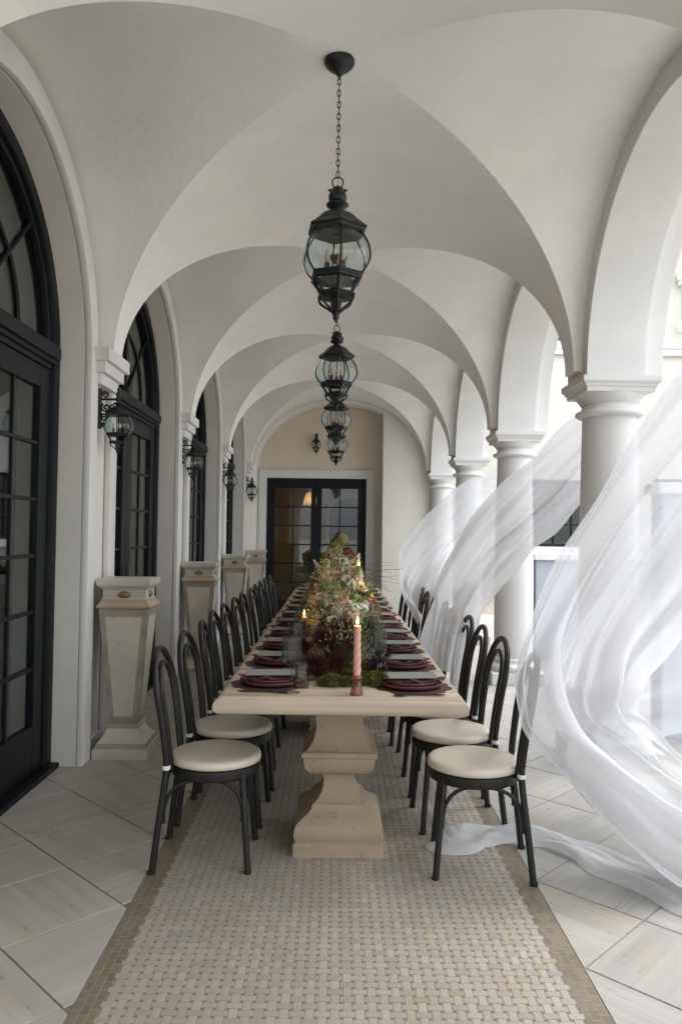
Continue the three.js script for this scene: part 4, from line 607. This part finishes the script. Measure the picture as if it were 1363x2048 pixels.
// ---------- flowers down the middle of the table ----------
{
  const root = thing('flower_garland', 'long garland of cream, peach and burgundy flowers with moss and smoke bush down the table', 'flowers', [TX, TY, -6.25]);
  const at = (o, x, y, d) => { o.position.set(x, y, 6.25 - d); return o; };
  const prof = (pts, d) => { for (let i = 0; i + 1 < pts.length; i++) if (d <= pts[i + 1][0]) { const [a, p] = pts[i], [b, q] = pts[i + 1], t = Math.max(0, (d - a) / (b - a)); return p + (q - p) * t; } return pts.at(-1)[1]; };
  const H = d => prof([[3.3, 0.05], [3.45, 0.13], [3.8, 0.2], [4.2, 0.27], [4.7, 0.335], [5.3, 0.4], [6.2, 0.46], [7, 0.42], [8, 0.26], [9.2, 0.06]], d), Wd = d => prof([[3.3, 0.08], [3.5, 0.13], [3.95, 0.14], [4.3, 0.2], [5, 0.225], [6.2, 0.225], [7.5, 0.17], [9.2, 0.07]], d);
  const petal = (len, wid, cup, curl, nu = 4, nv = 3) => { const pos = [], P = (i, j) => { const u = i / nu, v = j / nv * 2 - 1, w = wid * Math.pow(sin(PI * (0.12 + 0.8 * u)), 0.7); return [v * w, len * u * 1 - curl * u * u * len * 0.15, cup * (v * v * 0.5 + u * u * 0.7) * len - curl * len * Math.max(0, u - 0.6)]; }; for (let i = 0; i < nu; i++) for (let j = 0; j < nv; j++) pos.push(...P(i, j), ...P(i + 1, j), ...P(i + 1, j + 1), ...P(i, j), ...P(i + 1, j + 1), ...P(i, j + 1)); const g = new THREE.BufferGeometry(); g.setAttribute('position', new THREE.Float32BufferAttribute(pos, 3)); return g; };
  const rosette = (R, layers, seedR) => { // layered bloom opening along +y
    const list = []; layers.forEach(([n, r, tilt, wid], k) => { for (let i = 0; i < n; i++) { const g = petal(R * r, R * wid * rr(0.9, 1.1), 0.45, rr(0.1, 0.5)); g.rotateX(PI / 2 - tilt + rr(-0.12, 0.12)); g.translate(0, k * R * -0.03, 0); g.rotateY(i / n * 2 * PI + k * 0.7 + rr(-0.15, 0.15)); list.push(g); } });
    return toCreasedNormals(join(list), 0.9);
  };
  const rose = [0, 1].map(() => rosette(0.033, [[5, 0.6, 1.45, 0.35], [5, 0.75, 1.2, 0.45], [6, 0.9, 0.9, 0.5], [7, 1.0, 0.5, 0.55]]));
  const hellebore = rosette(0.034, [[5, 1.0, 0.35, 0.5]]), dahlia = rosette(0.04, [[8, 0.45, 1.2, 0.2], [11, 0.7, 0.85, 0.22], [13, 0.9, 0.5, 0.24], [14, 1, 0.15, 0.24]]);
  const floret = rosette(0.0105, [[4, 1, 0.25, 0.55]]);
  const ball = (R, n, dense = 1) => { const l = []; for (let i = 0; i < n; i++) { const y = 1 - 2 * (i + 0.5) / n, r = Math.sqrt(1 - y * y), a = i * 2.39996; const g = floret.clone().scale(dense, dense, dense); const q = new THREE.Quaternion().setFromUnitVectors(V(0, 1, 0), V(r * cos(a), y, r * sin(a)).normalize()); g.rotateY(rr(0, 3)); g.applyQuaternion(q); const k = R * rr(0.86, 1.05); g.translate(r * cos(a) * k, y * k, r * sin(a) * k); l.push(g); } return join(l); };
  const hydrangea = [ball(0.038, 70), ball(0.034, 60)], stock = [0, 1, 2].map(() => { const l = []; for (let i = 0; i < 44; i++) { const q = i / 44, y = q * 0.15 + rr(-0.006, 0.006), a = i * 2.4 + rr(-0.3, 0.3), r = 0.026 * (1 - 0.75 * q) * rr(0.6, 1.25), s = (1.7 - 1.1 * q) * rr(0.8, 1.2), g = floret.clone().scale(s, s, s); g.rotateX(PI / 2 - 0.5 + rr(-0.5, 0.5)).rotateY(PI / 2 - a + rr(-0.3, 0.3)); g.translate(r * cos(a), y, r * sin(a)); l.push(g); } return join(l); });
  const hair = (n, R, len, wd, wob) => { const pos = []; for (let i = 0; i < n; i++) { const dir = V(rr(-1, 1), rr(-0.8, 1), rr(-1, 1)).normalize(), s = dir.clone().multiplyScalar(R * rr(0.15, 1)), e = s.clone().addScaledVector(dir, len * rr(0.4, 1)).add(V(rr(-wob, wob), rr(-wob, wob), rr(-wob, wob))), m = s.clone().lerp(e, 0.5).add(V(rr(-wob, wob), rr(-wob, wob), rr(-wob, wob)).multiplyScalar(0.4)), u = V(rr(-1, 1), rr(-1, 1), rr(-1, 1)).cross(dir).normalize().multiplyScalar(wd); for (const [a, b] of [[s, m], [m, e]]) { const p = a.clone().add(u), q = a.clone().sub(u), o = b.clone(); pos.push(p.x, p.y, p.z, q.x, q.y, q.z, o.x, o.y, o.z); } } const g = new THREE.BufferGeometry(); g.setAttribute('position', new THREE.Float32BufferAttribute(pos, 3)); g.computeVertexNormals(); return g; };
  const plume = [hair(2600, 0.05, 0.06, 0.0009, 0.03), hair(2400, 0.044, 0.065, 0.0009, 0.035)];
  const leafMat = (c, t = 0.3) => phys(c, 0.6, { transmission: t, thickness: 0, side: THREE.DoubleSide, specularIntensity: 0.4 });
  const F = { cream: leafMat([0.78, 0.65, 0.47]), white: leafMat([0.80, 0.77, 0.66]), peach: leafMat([0.72, 0.42, 0.28]), pink: leafMat([0.62, 0.36, 0.31]), dusk: leafMat([0.32, 0.15, 0.13]), red: leafMat([0.2, 0.012, 0.025]), green: leafMat([0.44, 0.46, 0.2]), lime: leafMat([0.34, 0.42, 0.13]), allium: leafMat([0.36, 0.32, 0.14]), eye: std([0.09, 0.07, 0.02], 0.8), wine: leafMat([0.045, 0.009, 0.012], 0.15), eucalyptus: leafMat([0.16, 0.22, 0.19], 0.2), moss: leafMat([0.10, 0.115, 0.022], 0.15), stem: std([0.2, 0.2, 0.09], 0.8), grass: leafMat([0.055, 0.09, 0.05], 0.2) };
  // soil-dark core hidden by the planting
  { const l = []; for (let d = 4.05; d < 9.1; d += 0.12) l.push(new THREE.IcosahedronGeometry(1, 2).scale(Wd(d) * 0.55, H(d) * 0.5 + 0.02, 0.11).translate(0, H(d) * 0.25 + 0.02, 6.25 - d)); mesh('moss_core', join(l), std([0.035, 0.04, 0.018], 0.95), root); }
  const surf = (d, a, k = 1) => [Wd(d) * k * cos(a) * (1 - 0.42 * sin(a) * sin(a)), 0.02 + H(d) * k * sin(a)];
  const bloom = (nm, g, m, d, a, k, s, lean = 0) => { const [x, y] = surf(d, a, k), o = at(mesh(nm, g, m, root), x, y, d), n = V(cos(a) * 0.9 + rr(-0.3, 0.3), sin(a) * 0.7 + 0.35, rr(0.1, 0.8) + lean).normalize(); o.quaternion.setFromUnitVectors(V(0, 1, 0), n).multiply(new THREE.Quaternion().setFromAxisAngle(V(0, 1, 0), rr(0, 6))); o.scale.setScalar(s); return o; };
  const ang = () => PI * rr(0.08, 0.92);
  for (let i = 0; i < 56; i++) bloom('hydrangea_head', pick(hydrangea), pick([F.green, F.lime, F.white, F.white]), i < 30 ? rr(3.85, 5.4) : rr(4.5, 8.6), ang(), rr(0.78, 1.02), rr(0.75, 1.25));
  for (let i = 0; i < 130; i++) { const d = i < 75 ? rr(3.8, 5.6) : rr(5, 8.8); bloom('rose', pick(rose), pick([F.cream, F.white, F.peach, F.pink, F.cream, F.peach, F.dusk]), d, ang(), rr(0.85, 1.18), rr(0.7, 1.1)); }
  for (let i = 0; i < 40; i++) { const o = bloom('hellebore', hellebore, pick([F.lime, F.cream, F.peach, F.cream]), rr(3.85, 6.2), ang(), rr(0.98, 1.12), rr(0.9, 1.3), 0.6); mesh('flower_eye', new THREE.SphereGeometry(0.008, 10, 8).translate(0, 0.006, 0), F.eye, o); }
  for (let i = 0; i < 16; i++) { const d = rr(4.9, 7.2), x = rr(-0.14, 0.16), o = at(mesh('stock_spike', stock[i % 3], pick([F.white, F.cream, F.cream, F.peach]), root), x, H(d) * rr(0.72, 0.9), d); o.rotation.set(rr(0, 0.5), rr(0, 6), -x * 2 + rr(-0.3, 0.3)); o.scale.setScalar(rr(0.7, 1.0)); }
  for (const [x, y, d] of [[0.055, 0.53, 6.0], [0.085, 0.5, 6.15], [-0.06, 0.47, 6.2], [0.02, 0.36, 5.2], [0.03, 0.3, 4.9]]) { const o = at(mesh('dahlia', dahlia, y > 0.45 ? F.red : F.pink, root), x, y, d); o.rotation.set(1.0, rr(0, 6), rr(-0.4, 0.4)); }
  for (const [x, y, d] of [[0.02, 0.615, 5.95]]) { const o = at(mesh('allium_head', ball(0.042, 130, 0.6), F.allium, root), x, y, d); mesh('flower_rays', hair(420, 0.03, 0.03, 0.0007, 0.003), F.allium, o); mesh('stalk', tube([[0, -0.02, 0], [0.006, -0.12, 0], [0.012, -0.3, 0]], 0.004, 10, 6), F.stem, o); }
  // smoke bush at the near end and tucked in further along
  const sm = [[-0.12, 0.07, 3.5, 0.8], [-0.09, 0.17, 3.66, 0.7], [0.01, 0.2, 3.74, 0.8], [-0.02, 0.08, 3.52, 0.65], [-0.17, 0.12, 3.72, 0.45], [0.07, 0.13, 3.78, 0.5], [0.17, 0.06, 3.56, 0.6], [0.21, 0.09, 3.75, 0.5], [0.16, 0.17, 4.1, 0.6], [0.12, 0.28, 4.7, 0.7], [-0.07, 0.2, 3.9, 0.55], [0.14, 0.11, 3.92, 0.6]];
  sm.forEach(([x, y, d, s], i) => { const o = at(mesh('smoke_bush_plume', plume[i % 2], F.wine, root), x, y, d); o.scale.setScalar(s); o.rotation.set(rr(0, 6), rr(0, 6), 0); o.userData.kind = 'stuff'; });
  // leaves, moss and filler
  const leafG = toCreasedNormals(petal(0.032, 0.0085, 0.2, 0.3, 4, 2), 1), round = toCreasedNormals(petal(0.03, 0.012, 0.15, 0.2, 4, 2), 1), tiny = petal(0.012, 0.0035, 0.2, 0.3, 2, 1); tiny.computeVertexNormals();
  const im = (name, g, n, place, cols) => { const q = new THREE.InstancedMesh(g, leafMat([1, 1, 1], 0.25), n), m = new THREE.Matrix4(), c = new THREE.Color(); q.name = name; q.userData.kind = 'stuff'; q.castShadow = q.receiveShadow = true; for (let i = 0; i < n; i++) { const [p, nn, s] = place(i), qu = new THREE.Quaternion().setFromUnitVectors(V(0, 1, 0), nn.normalize()).multiply(new THREE.Quaternion().setFromAxisAngle(V(0, 1, 0), rr(0, 6))); q.setMatrixAt(i, m.compose(p, qu, V(s, s, s))); const t = pick(cols), f = rr(0.75, 1.25); q.setColorAt(i, c.setRGB(t[0] * f, t[1] * f, t[2] * f)); } root.add(q); };
  const spread = (d0, d1, k0, k1, up) => () => { const d = rr(d0, d1), a = PI * rr(0.0, 1.0), [x, y] = surf(d, a, rr(k0, k1)); return [V(x, Math.max(0.008, y), 6.25 - d), V(cos(a) + rr(-0.8, 0.8), sin(a) * 0.7 + rr(-0.2, up), rr(-0.6, 1)), rr(0.7, 1.4)]; };
  im('foliage', leafG, 3000, spread(3.7, 8.9, 0.6, 1.22, 1), [[0.12, 0.18, 0.055], [0.16, 0.215, 0.07], [0.1, 0.15, 0.06], [0.24, 0.28, 0.11], [0.2, 0.14, 0.06]]);
  im('filler_sprigs', tiny, 9000, spread(3.6, 8.8, 0.8, 1.32, 1), [[0.24, 0.27, 0.1], [0.36, 0.36, 0.18], [0.34, 0.2, 0.13], [0.45, 0.42, 0.27], [0.15, 0.19, 0.06]]);
  const cushions = Array.from({ length: 48 }, () => { const x = rr(-0.1, 0.17); return [x, 3.31 + 0.14 * Math.abs(x - 0.03) * 4 * rnd() + rr(0, 0.5), rr(0.014, 0.045)]; });
  im('moss', tiny, 22000, i => { const [x, d, s] = cushions[i % 48], n = V(rr(-1, 1), rr(-0.1, 1), rr(-1, 1)).normalize(); return [V(x + n.x * s, Math.max(0.002, s * 0.4 + n.y * s * 0.75), 6.25 - d + n.z * s), n.clone().add(V(rr(-0.6, 0.6), rr(-0.2, 0.6), rr(-0.6, 0.6))), rr(0.5, 1.0)]; }, [[0.085, 0.10, 0.018], [0.12, 0.13, 0.025], [0.06, 0.08, 0.016], [0.15, 0.15, 0.04]]);
  { const l = []; for (const [x, d, s] of cushions) l.push(new THREE.IcosahedronGeometry(s * 0.93, 2).scale(1, 0.75, 1).translate(x, s * 0.4, 6.25 - d)); mesh('moss_cushion', join(l), std([0.06, 0.07, 0.018], 0.95), root); }
  // eucalyptus at the right of the near candle
  for (let i = 0; i < 34; i++) { const o = at(mesh('eucalyptus_leaf', round, F.eucalyptus, root), 0.14 + rr(-0.035, 0.06), rr(0.03, 0.19), rr(3.36, 3.7)); o.rotation.set(rr(0.2, 1.6), rr(0, 6), rr(-0.8, 0.8)); o.scale.setScalar(rr(0.8, 1.4)); }
  // fine grasses arching out of the middle
  for (let i = 0; i < 60; i++) { const s = i % 5 < 3 ? -1 : 1, d = rr(5.3, 6.9), L = rr(0.2, 0.42), e = rr(0.05, 0.75), x0 = s * rr(0.05, 0.15), y0 = H(d) * 0.55, y1 = y0 + L * sin(e), x1 = x0 + s * L * cos(e), z1 = rr(-0.25, 0.25); at(mesh('grass_blade', tube([[x0, y0, 0], [(x0 + x1) / 2, (y0 + y1) / 2 + 0.04, z1 * 0.4], [x1, y1 - 0.05 * rr(0, 1.2), z1]], 0.0011, 10, 4), F.grass, root), 0, 0, d); }
}
renderer.render(scene, camera);
